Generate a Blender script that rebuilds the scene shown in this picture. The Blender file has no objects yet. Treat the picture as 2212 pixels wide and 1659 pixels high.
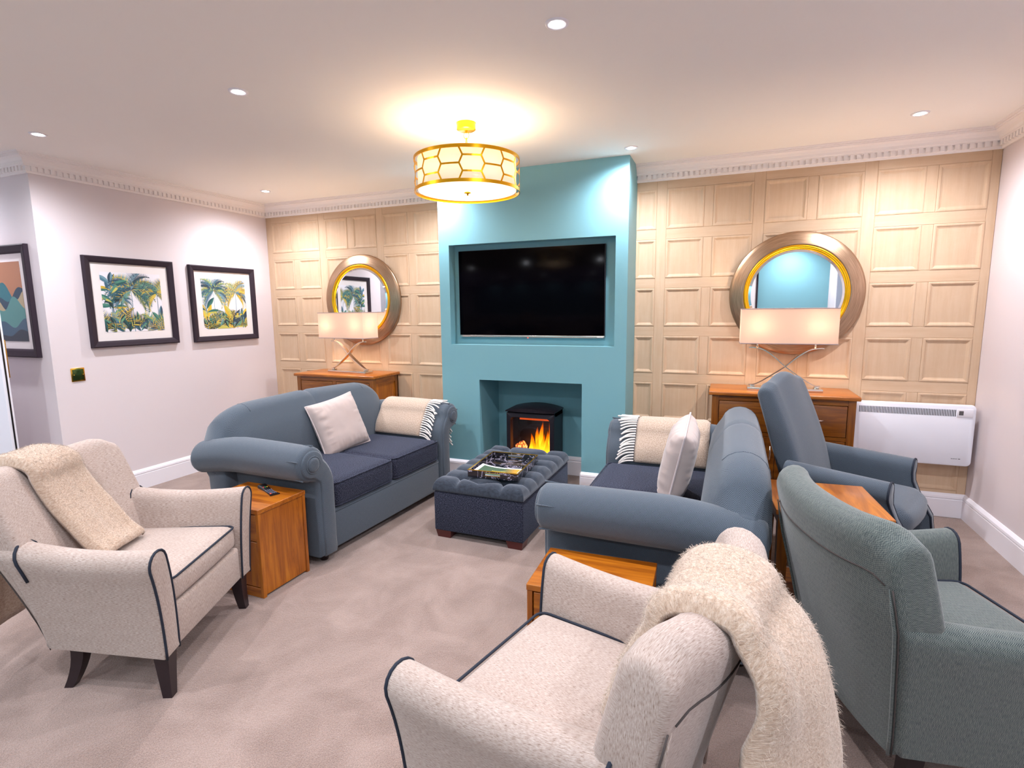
import bpy, bmesh, math, random
from mathutils import Vector, Matrix, noise
PI = math.pi
random.seed(11)
sc = bpy.context.scene
COL = sc.collection

# ------------------------------------------------------------------ camera
def cam_matrix(yaw, pitch, roll, loc):
    cy, sy, cp, sp = math.cos(yaw), math.sin(yaw), math.cos(pitch), math.sin(pitch)
    f = Vector((sy*cp, cy*cp, sp)); r = Vector((cy, -sy, 0)); u = r.cross(f)
    c, s = math.cos(roll), math.sin(roll)
    r2 = c*r + s*u; u2 = -s*r + c*u
    m = Matrix((r2, u2, -f)).transposed().to_4x4()
    m.translation = loc
    return m
cd = bpy.data.cameras.new('camera'); cam = bpy.data.objects.new('camera', cd); COL.objects.link(cam)
cd.sensor_width = 36; cd.lens = 1157.84/2212*36; cd.clip_start = .05
cam.matrix_world = cam_matrix(-0.37813906, -0.13941719, -0.01096053, (4.46238, -4.38489, 1.45))
sc.camera = cam
# ------------------------------------------------------------------ world, exposure
w = bpy.data.worlds.new('world'); sc.world = w; w.use_nodes = True
w.node_tree.nodes['Background'].inputs[0].default_value = (.8, .85, 1, 1)
w.node_tree.nodes['Background'].inputs[1].default_value = .3
sc.view_settings.view_transform = 'Standard'; sc.view_settings.look = 'None'
sc.view_settings.gamma = 1; sc.view_settings.use_curve_mapping = False
sc.view_settings.exposure = 1.05
SPOT_W = 47        # each ceiling downlight
SPOT_RGB = (.90, .92, 1.0)
PEND_W = 10
LAMP_W = 5.5
WARM = (1.0, .74, .50)

# ------------------------------------------------------------------ colour + material helpers
def lin(c): c /= 255.; return c/12.92 if c <= .04045 else ((c+.055)/1.055)**2.4
def rgb(r, g, b): return (lin(r), lin(g), lin(b), 1)
class NT:
    def __init__(s, name):
        s.m = bpy.data.materials.new(name); s.m.use_nodes = True
        s.t = s.m.node_tree; s.b = s.t.nodes['Principled BSDF']; s.out = s.t.nodes['Material Output']
    def n(s, typ, **kw):
        nd = s.t.nodes.new(typ)
        for k, v in kw.items():
            if k.startswith('i_'):
                key = k[2:]; key = int(key) if key.isdigit() else key.replace('_', ' ')
                s.put(nd.inputs[key], v)
            else: setattr(nd, k, v)
        return nd
    def put(s, sock, v):
        if isinstance(v, bpy.types.NodeSocket): s.t.links.new(v, sock)
        else: sock.default_value = v
    def math(s, op, a, b=0., c=0.):
        nd = s.n('ShaderNodeMath', operation=op); s.put(nd.inputs[0], a); s.put(nd.inputs[1], b); s.put(nd.inputs[2], c); return nd.outputs[0]
    def mix(s, f, a, b, bt='MIX'):
        nd = s.n('ShaderNodeMix', data_type='RGBA', blend_type=bt)
        s.put(nd.inputs[0], f); s.put(nd.inputs[6], a); s.put(nd.inputs[7], b); return nd.outputs[2]
    def coord(s, which='Object', scale=(1, 1, 1), rot=(0, 0, 0)):
        c = s.n('ShaderNodeTexCoord'); m = s.n('ShaderNodeMapping'); s.t.links.new(c.outputs[which], m.inputs[0])
        m.inputs['Scale'].default_value = scale; m.inputs['Rotation'].default_value = rot
        return m.outputs[0]
    def noise(s, vec, scale, detail=3, rough=.5, dist=0):
        nd = s.n('ShaderNodeTexNoise'); s.put(nd.inputs['Vector'], vec); nd.inputs['Scale'].default_value = scale
        nd.inputs['Detail'].default_value = detail; nd.inputs['Roughness'].default_value = rough; nd.inputs['Distortion'].default_value = dist
        return nd.outputs['Fac']
    def ramp(s, f, stops):
        nd = s.n('ShaderNodeValToRGB'); s.put(nd.inputs[0], f); el = nd.color_ramp.elements
        while len(el) < len(stops): el.new(.5)
        for e, (p, c) in zip(el, stops): e.position = p; e.color = c
        return nd.outputs[0]
    def bump(s, h, strength=.3, dist=.002):
        nd = s.n('ShaderNodeBump'); s.put(nd.inputs['Height'], h); nd.inputs['Strength'].default_value = strength
        nd.inputs['Distance'].default_value = dist; s.put(s.b.inputs['Normal'], nd.outputs[0])
    def set(s, color=None, rough=None, metal=None, spec=None, sheen=None, coat=None):
        b = s.b.inputs
        if color is not None: s.put(b['Base Color'], color)
        if rough is not None: s.put(b['Roughness'], rough)
        if metal is not None: b['Metallic'].default_value = metal
        if spec is not None: b['Specular IOR Level'].default_value = spec
        if sheen is not None: b['Sheen Weight'].default_value = sheen; b['Sheen Roughness'].default_value = .5
        if coat is not None: b['Coat Weight'].default_value = coat; b['Coat Roughness'].default_value = .15
        return s

def plain(name, c, rough=.5, metal=0, spec=.5, sheen=None, var=.06, vs=8, bump=0, coat=None):
    t = NT(name); v = t.noise(t.coord(), vs, 3)
    c2 = tuple(max(0, x*(1-2*var)) for x in c[:3])+(1,)
    t.set(t.mix(v, c, c2), rough, metal, spec, sheen, coat)
    if bump: t.bump(t.noise(t.coord(), 260, 2), bump, .001)
    return t.m
def emit(name, c, st):
    t = NT(name); e = t.n('ShaderNodeEmission', i_Color=c, i_Strength=st); t.t.links.new(e.outputs[0], t.out.inputs[0]); return t.m

M = {}
M['wall'] = plain('painted_wall', rgb(222, 211, 213), .75, var=.012, vs=2, bump=.06)
M['ceiling'] = plain('ceiling_paint', rgb(242, 238, 234), .85, var=.01, vs=1.5)
M['trim'] = plain('white_trim_paint', rgb(240, 236, 242), .4, var=.01)
M['cornice'] = plain('plaster_cornice', rgb(242, 234, 232), .6, var=.015)
M['teal'] = plain('teal_wall_paint', rgb(120, 172, 183), .55, var=.02, vs=2, bump=.05)
M['greydoor'] = plain('grey_door_paint', rgb(150, 145, 160), .5)
M['white'] = plain('white_enamel', rgb(235, 235, 244), .35, var=.01)
M['black'] = plain('black_plastic', rgb(16, 15, 20), .35, var=.1)
M['darkframe'] = plain('dark_brown_frame', rgb(54, 43, 52), .6, spec=.2, var=.1, vs=30)
M['mount'] = plain('picture_mount_board', rgb(238, 230, 228), .8, var=.01)
M['paper'] = plain('print_paper', rgb(236, 232, 238), .7, var=.01)
M['brass'] = plain('polished_brass', rgb(225, 178, 70), .18, 1, var=.05)
M['gold'] = plain('gold_leaf_metal', rgb(255, 190, 40), .3, 1, var=.06, vs=30)
M['chrome'] = plain('brushed_nickel', rgb(232, 222, 210), .2, 1, var=.03)
M['darkleg'] = plain('espresso_wood', rgb(38, 26, 32), .3, var=.15, vs=30)
M['mahog'] = plain('mahogany_foot', rgb(88, 38, 36), .35, var=.15, vs=30)
M['piping'] = plain('navy_piping', rgb(26, 34, 50), .8, var=.1, vs=80)
M['stove'] = plain('stove_black_metal', rgb(40, 34, 42), .38, .3, var=.06)
M['stovein'] = plain('stove_interior', rgb(24, 20, 26), .5, var=.06)
M['seam'] = plain('shadowed_seam', rgb(74, 66, 64), .9)
M['gap'] = plain('beige_lining', rgb(190, 175, 140), .7)
M['pillow'] = plain('blush_velvet', rgb(188, 170, 164), .8, sheen=.35, var=.05, vs=14, bump=.1)
M['pillow_trim'] = plain('blush_cord', rgb(216, 200, 198), .8, var=.1, vs=60)
M['tassel'] = plain('cream_wool_yarn', rgb(240, 232, 226), .9, var=.08, vs=60, bump=.3)
M['glow'] = emit('downlight_lens', (.92, .95, 1, 1), 30)
M['bulb'] = emit('warm_bulb', (1, .8, .5, 1), 14)
M['led'] = emit('red_led', (1, .05, .03, 1), 3)

def mk_carpet():
    t = NT('carpet_pile'); o = t.coord()
    a = t.noise(o, 260, 2, .75); b = t.noise(o, 3.2, 4, .6, .6); c = t.noise(o, 85, 3, .7)
    col = t.ramp(a, [(.34, rgb(86, 69, 60)), (.66, rgb(180, 154, 140))])
    col = t.mix(.5, col, t.ramp(b, [(.35, rgb(128, 104, 96)), (.62, rgb(166, 142, 133))]))
    t.set(col, .95, spec=.1, sheen=.3)
    t.bump(t.math('ADD', t.math('MULTIPLY', a, .6), c), .8, .008); return t.m
M['carpet'] = mk_carpet()
def mk_panelwood(name, horiz):
    t = NT(name); v = t.n('ShaderNodeObjectInfo').outputs['Random']
    co = t.n('ShaderNodeTexCoord').outputs['Object']
    sh = t.n('ShaderNodeVectorMath', operation='ADD'); t.put(sh.inputs[0], co)
    cx = t.n('ShaderNodeCombineXYZ'); t.put(cx.inputs[0], t.math('MULTIPLY', v, 17)); t.put(cx.inputs[2], t.math('MULTIPLY', v, 9)); t.put(sh.inputs[1], cx.outputs[0])
    mp = t.n('ShaderNodeMapping'); t.put(mp.inputs[0], sh.outputs[0]); mp.inputs['Scale'].default_value = (3, 3, 34) if horiz else (34, 3, 3)
    g = t.noise(mp.outputs[0], 1, 5, .6, .3); bl = t.math('MULTIPLY', t.noise(sh.outputs[0], 9, 4, .7, .6), 1.5)
    col = t.ramp(g, [(.15, rgb(198, 166, 136)), (.5, rgb(209, 181, 153)), (.85, rgb(216, 192, 167))])
    col = t.mix(t.math('MULTIPLY', bl, .35), col, rgb(192, 158, 124))
    t.set(col, .6, spec=.3); t.bump(g, .05, .002); return t.m
M['panelwood'] = mk_panelwood('limed_oak_upright', False); M['panelrail'] = mk_panelwood('limed_oak_rail', True)
def mk_oak(name, scale, dark=1.0):
    t = NT(name); o = t.coord('Object', scale); g = t.noise(o, 1, 6, .62, 1.2); f = t.noise(o, 5, 3, .6)
    d = dark
    col = t.ramp(g, [(.28, rgb(120*d, 58*d, 10*d)), (.5, rgb(172*d, 96*d, 16*d)), (.75, rgb(204*d, 126*d, 30*d))])
    col = t.mix(t.math('MULTIPLY', f, .4), col, rgb(104*d, 50*d, 10*d))
    t.set(col, .32, spec=.5, coat=.25); t.bump(g, .08, .001); return t.m
M['oak_x'] = mk_oak('oak_grain_lengthwise', (2.5, 26, 26)); M['oak_z'] = mk_oak('oak_grain_upright', (26, 26, 2.2)); M['oak_y'] = mk_oak('oak_grain_depthwise', (26, 2.5, 26))
M['oakd_x'] = mk_oak('dark_oak_grain_lengthwise', (2.5, 30, 30), .80); M['oakd_z'] = mk_oak('dark_oak_grain_upright', (30, 30, 2.2), .80)
def mk_chenille():
    t = NT('beige_chenille'); o = t.coord('UV', (460, 80, 1)); o2 = t.coord('UV', (26, 9, 1))
    a = t.noise(o, 1, 3, .7); b = t.noise(o2, 1, 3, .6); w = t.noise(t.coord('UV', (300, 900, 1)), 1, 1)
    col = t.ramp(a, [(.28, rgb(104, 82, 70)), (.42, rgb(166, 148, 138)), (.68, rgb(200, 186, 179))])
    col = t.mix(t.math('MULTIPLY', b, .5), col, rgb(146, 124, 110))
    t.set(col, .85, spec=.2, sheen=.2); t.bump(t.math('ADD', a, t.math('MULTIPLY', w, .5)), .25, .0015); return t.m
M['chenille'] = mk_chenille()
def mk_navy():
    t = NT('navy_chenille'); a = t.noise(t.coord('UV', (130, 700, 1)), 1, 2, .7); b = t.noise(t.coord('UV', (700, 130, 1)), 1, 2, .7)
    f = t.math('MULTIPLY', a, b)
    col = t.ramp(f, [(.14, rgb(9, 10, 18)), (.24, rgb(20, 22, 34)), (.36, rgb(92, 94, 114))])
    t.set(col, .85, spec=.1, sheen=.18); t.b.inputs['Sheen Tint'].default_value = (.5, .6, .8, 1)
    t.bump(f, .4, .002); return t.m
M['navy'] = mk_navy()
def mk_velvet():
    t = NT('slate_velvet'); a = t.noise(t.coord('UV', (40, 200, 1)), 1, 3, .7)
    col = t.ramp(a, [(.3, rgb(30, 36, 46)), (.7, rgb(54, 62, 74))])
    t.set(col, .8, spec=.2, sheen=.5); t.b.inputs['Sheen Tint'].default_value = (.7, .75, .85, 1); t.bump(a, .25, .002); return t.m
M['velvet'] = mk_velvet()
def uvxy(t):
    s = t.n('ShaderNodeSeparateXYZ'); t.put(s.inputs[0], t.n('ShaderNodeTexCoord').outputs['UV']); return s.outputs[0], s.outputs[1]
def mk_diamond():
    t = NT('blue_diamond_weave'); u, v = uvxy(t); p = .046
    def tri(x): return t.math('ABSOLUTE', t.math('SUBTRACT', t.math('FRACT', t.math('DIVIDE', x, p)), .5))
    d = t.math('ADD', tri(u), tri(v))
    s = t.math('SINE', t.math('MULTIPLY', d, 2*PI*8))
    n = t.noise(t.coord('UV', (500, 500, 1)), 1, 2)
    f = t.math('MULTIPLY_ADD', s, .30, t.math('MULTIPLY_ADD', n, .5, .25))
    col = t.ramp(f, [(.22, rgb(34, 44, 56)), (.78, rgb(100, 110, 121))])
    t.set(col, .85, spec=.2, sheen=.25); t.bump(f, .25, .0015); return t.m
M['diamond'] = mk_diamond()
def mk_herring():
    t = NT('grey_blue_herringbone'); u, v = uvxy(t)
    tri = t.math('ABSOLUTE', t.math('SUBTRACT', t.math('FRACT', t.math('DIVIDE', u, .017)), .5))
    s = t.math('SINE', t.math('MULTIPLY', t.math('ADD', t.math('DIVIDE', v, .0048), t.math('MULTIPLY', tri, 4.2)), 2*PI))
    n = t.noise(t.coord('UV', (60, 400, 1)), 1, 3, .7); n2 = t.noise(t.coord('UV', (14, 14, 1)), 1, 2)
    f = t.math('MULTIPLY_ADD', s, .30, n)
    col = t.ramp(f, [(.22, rgb(26, 34, 44)), (.5, rgb(70, 80, 84)), (.8, rgb(132, 136, 128))])
    col = t.mix(t.math('MULTIPLY', n2, .35), col, rgb(80, 96, 88))
    t.set(col, .85, spec=.2, sheen=.25); t.bump(f, .3, .0015); return t.m
M['herring'] = mk_herring()
def mk_wool(name, a, b, c):
    t = NT(name); o = t.coord('UV', (60, 60, 1)); n = t.noise(o, 2.4, 4, .75, .1); k = t.noise(t.coord('UV', (7, 7, 1)), 1, 3); z = t.noise(t.coord('UV', (300, 300, 1)), 1, 2)
    col = t.ramp(n, [(.3, a), (.5, b), (.7, c)]); col = t.mix(t.math('MULTIPLY', k, .4), col, b)
    t.set(col, .95, spec=.05, sheen=.4); t.bump(t.math('ADD', n, z), .5, .003); return t.m
M['mohair'] = mk_wool('beige_mohair', rgb(150, 122, 100), rgb(188, 164, 144), rgb(214, 197, 182))
M['wool'] = mk_wool('oatmeal_wool', rgb(146, 122, 100), rgb(188, 166, 148), rgb(220, 204, 190))
M['fibre'] = plain('mohair_fibre', rgb(200, 182, 166), .8, sheen=.2, var=.1, vs=30)
def mk_bronze():
    t = NT('brushed_bronze'); n = t.noise(t.coord('UV', (6, 240, 1)), 1, 3, .6)
    t.set(t.ramp(n, [(.3, rgb(150, 122, 98)), (.7, rgb(196, 166, 138))]), .33, 1); t.bump(n, .08, .001); return t.m
M['bronze'] = mk_bronze()
M['mirror'] = NT('mirror_silvering').set((.93, .95, .96, 1), .01, 1).m
M['tvglass'] = NT('tv_screen_black').set(rgb(3, 2, 5), .14, 0, .04).m
def mk_shade(name, c, em, tw=.5):
    t = NT(name); n = t.noise(t.coord('Object', (200, 200, 200)), 1, 2)
    t.set(c, .9, spec=.1)
    tr = t.n('ShaderNodeBsdfTranslucent', i_Color=c); mx = t.n('ShaderNodeMixShader', i_0=tw)
    t.t.links.new(t.b.outputs[0], mx.inputs[1]); t.t.links.new(tr.outputs[0], mx.inputs[2])
    e = t.n('ShaderNodeEmission', i_Color=(1, .80, .62, 1), i_Strength=em); ad = t.n('ShaderNodeAddShader')
    t.t.links.new(mx.outputs[0], ad.inputs[0]); t.t.links.new(e.outputs[0], ad.inputs[1]); t.t.links.new(ad.outputs[0], t.out.inputs[0])
    t.bump(n, .15, .001); return t.m
M['shade'] = mk_shade('linen_lamp_shade', rgb(170, 148, 140), .17, .10)
M['drum'] = mk_shade('cream_drum_shade', rgb(228, 220, 210), .16, .3)
M['diffuser'] = mk_shade('drum_diffuser', rgb(255, 248, 240), .35)
def mk_marble():
    t = NT('black_marbled_tray'); n = t.noise(t.coord('Object'), 7, 4, .6, 2.2)
    f = t.math('ABSOLUTE', t.math('SUBTRACT', n, .5))
    t.set(t.ramp(f, [(.0, rgb(210, 204, 222)), (.012, rgb(110, 100, 120)), (.028, rgb(22, 19, 26))]), .15, coat=.5); return t.m
M['marble'] = mk_marble()
def mk_vcol(name, rough=.6):
    t = NT(name); a = t.n('ShaderNodeVertexColor', layer_name='Col'); t.set(a.outputs[0], rough); return t.m
M['vcol'] = mk_vcol('printed_ink', .6)
def mk_flame():
    t = NT('stove_flame'); u, v = uvxy(t)
    e = t.n('ShaderNodeEmission'); t.put(e.inputs[0], t.ramp(v, [(0, (1, .42, .03, 1)), (.35, (1, .33, .01, 1)), (.8, (1, .16, .0, 1)), (1, (.6, .05, 0, 1))]))
    t.put(e.inputs[1], t.math('MULTIPLY_ADD', t.math('SUBTRACT', 1., v), 2.6, .5))
    tr = t.n('ShaderNodeBsdfTransparent'); mx = t.n('ShaderNodeMixShader'); t.put(mx.inputs[0], t.math('SUBTRACT', 1., t.math('POWER', v, 2.2)))
    t.t.links.new(tr.outputs[0], mx.inputs[1]); t.t.links.new(e.outputs[0], mx.inputs[2]); t.t.links.new(mx.outputs[0], t.out.inputs[0]); return t.m
M['flame'] = mk_flame()
def mk_ember():
    t = NT('glowing_coal'); n = t.noise(t.coord('Object'), 38, 4, .7)
    e = t.n('ShaderNodeEmission'); t.put(e.inputs[0], t.ramp(n, [(.42, (.05, .01, .01, 1)), (.52, (1, .16, .02, 1)), (.62, (1, .5, .15, 1)), (.7, (1, .9, .9, 1))])); e.inputs[1].default_value = 1.3
    t.t.links.new(e.outputs[0], t.out.inputs[0]); return t.m
M['ember'] = mk_ember()
def mk_glass():
    t = NT('thin_glass'); gl = t.n('ShaderNodeBsdfGlossy', i_Roughness=.02); tr = t.n('ShaderNodeBsdfTransparent'); lw = t.n('ShaderNodeLayerWeight', i_Blend=.5); fr = t.n('ShaderNodeMath', operation='MULTIPLY_ADD'); fr.inputs[1].default_value = .22; fr.inputs[2].default_value = .03; pw = t.n('ShaderNodeMath', operation='POWER'); pw.inputs[1].default_value = 4; t.t.links.new(lw.outputs['Facing'], pw.inputs[0]); t.t.links.new(pw.outputs[0], fr.inputs[0])
    mx = t.n('ShaderNodeMixShader'); t.t.links.new(fr.outputs[0], mx.inputs[0]); t.t.links.new(tr.outputs[0], mx.inputs[1]); t.t.links.new(gl.outputs[0], mx.inputs[2])
    t.t.links.new(mx.outputs[0], t.out.inputs[0]); return t.m
M['glass'] = mk_glass()

# ------------------------------------------------------------------ mesh helpers
def boxuv(bm):
    uv = bm.loops.layers.uv.verify()
    for f in bm.faces:
        n = f.normal; a = max(range(3), key=lambda i: abs(n[i]))
        for l in f.loops:
            c = l.vert.co
            l[uv].uv = (c.y, c.z) if a == 0 else ((c.x, c.z) if a == 1 else (c.x, c.y))
def obj(name, bm, mat, parent=None, smooth=True, uv=True, angle=None):
    bm.normal_update()
    if uv and not bm.loops.layers.uv.active: boxuv(bm)
    me = bpy.data.meshes.new(name)
    bm.to_mesh(me); bm.free()
    for m in (mat if isinstance(mat, (list, tuple)) else [mat]): me.materials.append(m)
    if smooth:
        me.polygons.foreach_set('use_smooth', [True]*len(me.polygons))
        if angle is not None: me.set_sharp_from_angle(angle=math.radians(angle))
    o = bpy.data.objects.new(name, me); COL.objects.link(o)
    if parent is not None: o.parent = parent
    return o
def share(name, me, parent, loc=(0, 0, 0), rot=(0, 0, 0)):
    o = bpy.data.objects.new(name, me); COL.objects.link(o); o.parent = parent; o.location = loc; o.rotation_euler = rot; return o
def tag(o, label, cat, group=None):
    o['label'] = label; o['category'] = cat
    if group: o['group'] = group
    return o
def thing(name, label, cat, loc=(0, 0, 0), rz=0, group=None):
    o = bpy.data.objects.new(name, None); COL.objects.link(o); o.empty_display_size = .1
    o.location = loc; o.rotation_euler = (0, 0, rz); return tag(o, label, cat, group)
def struct(o): o['kind'] = 'structure'; return o
def facing(fx, fy): return math.atan2(fx, -fy)
def nb(): return bmesh.new()
def box(bm, x0, x1, y0, y1, z0, z1, bev=0, seg=2):
    vs = [bm.verts.new((x, y, z)) for x in (x0, x1) for y in (y0, y1) for z in (z0, z1)]
    idx = [(0, 1, 3, 2), (4, 6, 7, 5), (0, 4, 5, 1), (2, 3, 7, 6), (0, 2, 6, 4), (1, 5, 7, 3)]
    fs = [bm.faces.new([vs[i] for i in q]) for q in idx]
    if bev:
        es = list({e for f in fs for e in f.edges})
        bmesh.ops.bevel(bm, geom=es, offset=bev, segments=seg, affect='EDGES', profile=.5)
def boxo(name, mat, parent, x0, x1, y0, y1, z0, z1, bev=.003, seg=2):
    bm = nb(); box(bm, x0, x1, y0, y1, z0, z1, bev, seg); return obj(name, bm, mat, parent, True, angle=35)
def loft(bm, rings, closed=True, cap0=True, cap1=True, flip=False):
    uv = bm.loops.layers.uv.verify(); n = len(rings[0])
    V = [[bm.verts.new(p) for p in r] for r in rings]
    U = []
    mid = rings[len(rings)//2]; acc = [0]
    for i in range(n): acc.append(acc[-1]+(Vector(mid[(i+1) % n])-Vector(mid[i])).length)
    vv = [0]
    for a, b in zip(rings, rings[1:]):
        vv.append(vv[-1]+sum((Vector(p)-Vector(q)).length for p, q in zip(a, b))/n)
    m = n if closed else n-1
    for j in range(len(rings)-1):
        for i in range(m):
            k = (i+1) % n
            q = [V[j][i], V[j][k], V[j+1][k], V[j+1][i]]; t = [(acc[i], vv[j]), (acc[i+1], vv[j]), (acc[i+1], vv[j+1]), (acc[i], vv[j+1])]
            if flip: q.reverse(); t.reverse()
            try: f = bm.faces.new(q)
            except ValueError: continue
            for l, c in zip(f.loops, t): l[uv].uv = c
    for c, r, fl in ((cap0, 0, True), (cap1, -1, False)):
        if c and closed:
            q = list(V[r]);
            if fl != flip: q.reverse()
            f = bm.faces.new(q); f.normal_update()
            nn = f.normal; a = max(range(3), key=lambda i: abs(nn[i]))
            for l in f.loops: l[uv].uv = [(l.vert.co.y, l.vert.co.z), (l.vert.co.x, l.vert.co.z), (l.vert.co.x, l.vert.co.y)][a]
            bmesh.ops.triangulate(bm, faces=[f])
def fixn(bm): bmesh.ops.recalc_face_normals(bm, faces=bm.faces)
def tube(bm, pts, r, seg=8, closed=False, flat=None):
    pts = [Vector(p) for p in pts]; n = len(pts); rings = []; up = None
    for i, p in enumerate(pts):
        if closed: t = pts[(i+1) % n]-pts[i-1]
        else: t = pts[min(i+1, n-1)]-pts[max(i-1, 0)]
        t.normalize()
        if up is None: up = t.orthogonal().normalized()
        up = (up-t*up.dot(t))
        up = up.normalized() if up.length > 1e-6 else t.orthogonal().normalized()
        s = t.cross(up); rr = r[i] if isinstance(r, (list, tuple)) else r
        rings.append([p+up*math.cos(a)*rr+s*math.sin(a)*rr for a in [2*PI*k/seg for k in range(seg)]])
    if closed: rings.append(rings[0][:])
    loft(bm, rings, True, not closed, not closed)
    if closed: bmesh.ops.remove_doubles(bm, verts=bm.verts, dist=1e-6)
def lathe(bm, prof, seg=48, axis='z', c=(0, 0, 0), cap0=False, cap1=False):
    rings = []
    for r, h in prof:
        ring = []
        for k in range(seg):
            a = 2*PI*k/seg
            ring.append((c[0]+r*math.cos(a), c[1]+r*math.sin(a), c[2]+h) if axis == 'z' else (c[0]+r*math.cos(a), c[1]+h, c[2]+r*math.sin(a)))
        rings.append(ring)
    uv = bm.loops.layers.uv.verify(); V = [[bm.verts.new(p) for p in r] for r in rings]
    for j in range(len(rings)-1):
        for i in range(seg):
            k = (i+1) % seg; f = bm.faces.new([V[j][i], V[j][k], V[j+1][k], V[j+1][i]])
            for l, cc in zip(f.loops, [(i/seg*3, prof[j][0]), ((i+1)/seg*3, prof[j][0]), ((i+1)/seg*3, prof[j+1][0]), (i/seg*3, prof[j+1][0])]): l[uv].uv = cc
    if cap0: bm.faces.new(V[0])
    if cap1: bm.faces.new(V[-1])
    fixn(bm)
def smooth_path(pts, n=8, closed=False):
    P = [Vector(p) for p in pts]; out = []; m = len(P)
    for i in range(m if closed else m-1):
        a, b, c, d = (P[(i-1) % m], P[i], P[(i+1) % m], P[(i+2) % m]) if closed else (P[max(i-1, 0)], P[i], P[i+1], P[min(i+2, m-1)])
        for k in range(n):
            t = k/n
            out.append(.5*((2*b)+(-a+c)*t+(2*a-5*b+4*c-d)*t*t+(-a+3*b-3*c+d)*t**3))
    if not closed: out.append(P[-1])
    return out
def ribbon(center, half, ncap=8):
    """closed 2-D outline round an open centre line: up the left side, round cap at the end, down the right side; flat foot"""
    L, R = [], []; n = len(center)
    for i, (x, y) in enumerate(center):
        x0, y0 = center[max(i-1, 0)]; x1, y1 = center[min(i+1, n-1)]
        dx, dy = x1-x0, y1-y0; d = math.hypot(dx, dy) or 1; nx, ny = -dy/d, dx/d; h = half[i]
        L.append((x+nx*h, y+ny*h)); R.append((x-nx*h, y-ny*h)); last = (dx/d, dy/d)
    cx, cy = center[-1]; h = half[-1]; a0 = math.atan2(L[-1][1]-cy, L[-1][0]-cx)
    cap = [(cx+h*math.cos(a0-PI*k/ncap), cy+h*math.sin(a0-PI*k/ncap)) for k in range(1, ncap)]
    return L+cap+R[::-1]
def inset_ring(ring, d, push):
    """ring of 3-D points pulled in by d along in-plane normals and moved by vector push"""
    n = len(ring); P = [Vector(p) for p in ring]; nrm = Vector((0, 0, 0))
    for i in range(n): nrm += (P[i]-P[0]).cross(P[(i+1) % n]-P[0])
    nrm.normalize(); out = []
    for i in range(n):
        t = (P[(i+1) % n]-P[i-1]).normalized(); q = nrm.cross(t)
        out.append(P[i]+q*d+Vector(push))
    return out
def rounded_ends(rings, r, vec0, vec1):
    """add shrinking rings before and after so that the ends roll over"""
    v0, v1 = Vector(vec0), Vector(vec1); A = []; B = []
    for a in (80, 55, 28):
        s = 1-math.cos(math.radians(a)); q = math.sin(math.radians(a))
        A.append(inset_ring(rings[0], r*s, v0*(r*q))); B.append(inset_ring(rings[-1], r*s, v1*(r*q)))
    return A+rings+B[::-1]
def cushion(bm, w, d, h, r, crown=0., n=14, c=(0, 0, 0), edge=0., wr=0.):
    """rounded box with crowned faces, centre c"""
    uv = bm.loops.layers.uv.verify(); cache = {}
    def vert(p):
        k = tuple(round(x, 5) for x in p)
        if k not in cache:
            x, y, z = p; H = Vector((w/2, d/2, h/2)); q = Vector((x*H.x, y*H.y, z*H.z))
            core = Vector((max(-H.x+r, min(H.x-r, q.x)), max(-H.y+r, min(H.y-r, q.y)), max(-H.z+r, min(H.z-r, q.z))))
            dd = q-core
            if dd.length > 1e-9: q = core+dd.normalized()*min(r, max(abs(dd.x), abs(dd.y), abs(dd.z)))
            q.z += math.copysign(crown*(1-x*x)*(1-y*y), z) if abs(z) > .3 else 0
            q.y += edge*(1-x*x)*y*(1-z*z)
            if wr: q += Vector((0, 0, wr*noise.noise(Vector((x*3+c[0]*5, y*3, z)))))
            cache[k] = bm.verts.new(q+Vector(c))
        return cache[k]
    def g(i):
        t = i/n*2-1; return math.copysign(abs(t)**.7, t)
    for ax in range(3):
        for s in (-1, 1):
            for i in range(n):
                for j in range(n):
                    P = []
                    for a, b in ((i, j), (i+1, j), (i+1, j+1), (i, j+1)):
                        p = [0, 0, 0]; p[ax] = s; p[(ax+1) % 3] = g(a); p[(ax+2) % 3] = g(b); P.append(p)
                    if s < 0: P.reverse()
                    V = [vert(p) for p in P]
                    if len(set(V)) < 4: continue
                    f = bm.faces.new(V)
                    for l in f.loops:
                        q = l.vert.co; l[uv].uv = [(q.y, q.z), (q.x, q.z), (q.x, q.y)][ax]
def rrect(w, d, r, z, n=6, c=(0, 0)):
    out = []
    for sx, sy, a0 in ((1, 1, 0), (-1, 1, 90), (-1, -1, 180), (1, -1, 270)):
        for k in range(n+1):
            a = math.radians(a0+90*k/n); out.append((c[0]+sx*(w/2-r)+r*math.cos(a), c[1]+sy*(d/2-r)+r*math.sin(a), z))
    return out
def sweep(bm, path, prof, closed=False):
    """run profile (offset to the left of travel, z) along plan path with mitres"""
    P = [Vector((p[0], p[1])) for p in path]; n = len(P); rings = []
    for i in range(n):
        def dirn(a, b): return (P[b]-P[a]).normalized()
        d0 = dirn(i-1, i) if (i > 0 or closed) else dirn(i, i+1)
        d1 = dirn(i, (i+1) % n) if (i < n-1 or closed) else dirn(i-1, i)
        n0 = Vector((d0.y, -d0.x)); n1 = Vector((d1.y, -d1.x)); m = (n0+n1); m = m/(m.length_squared/2) if m.length > 1e-6 else n0
        rings.append([(P[i].x+m.x*o, P[i].y+m.y*o, z) for o, z in prof])
    if closed: rings.append(rings[0])
    loft(bm, rings, True, not closed, not closed); fixn(bm)

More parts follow.
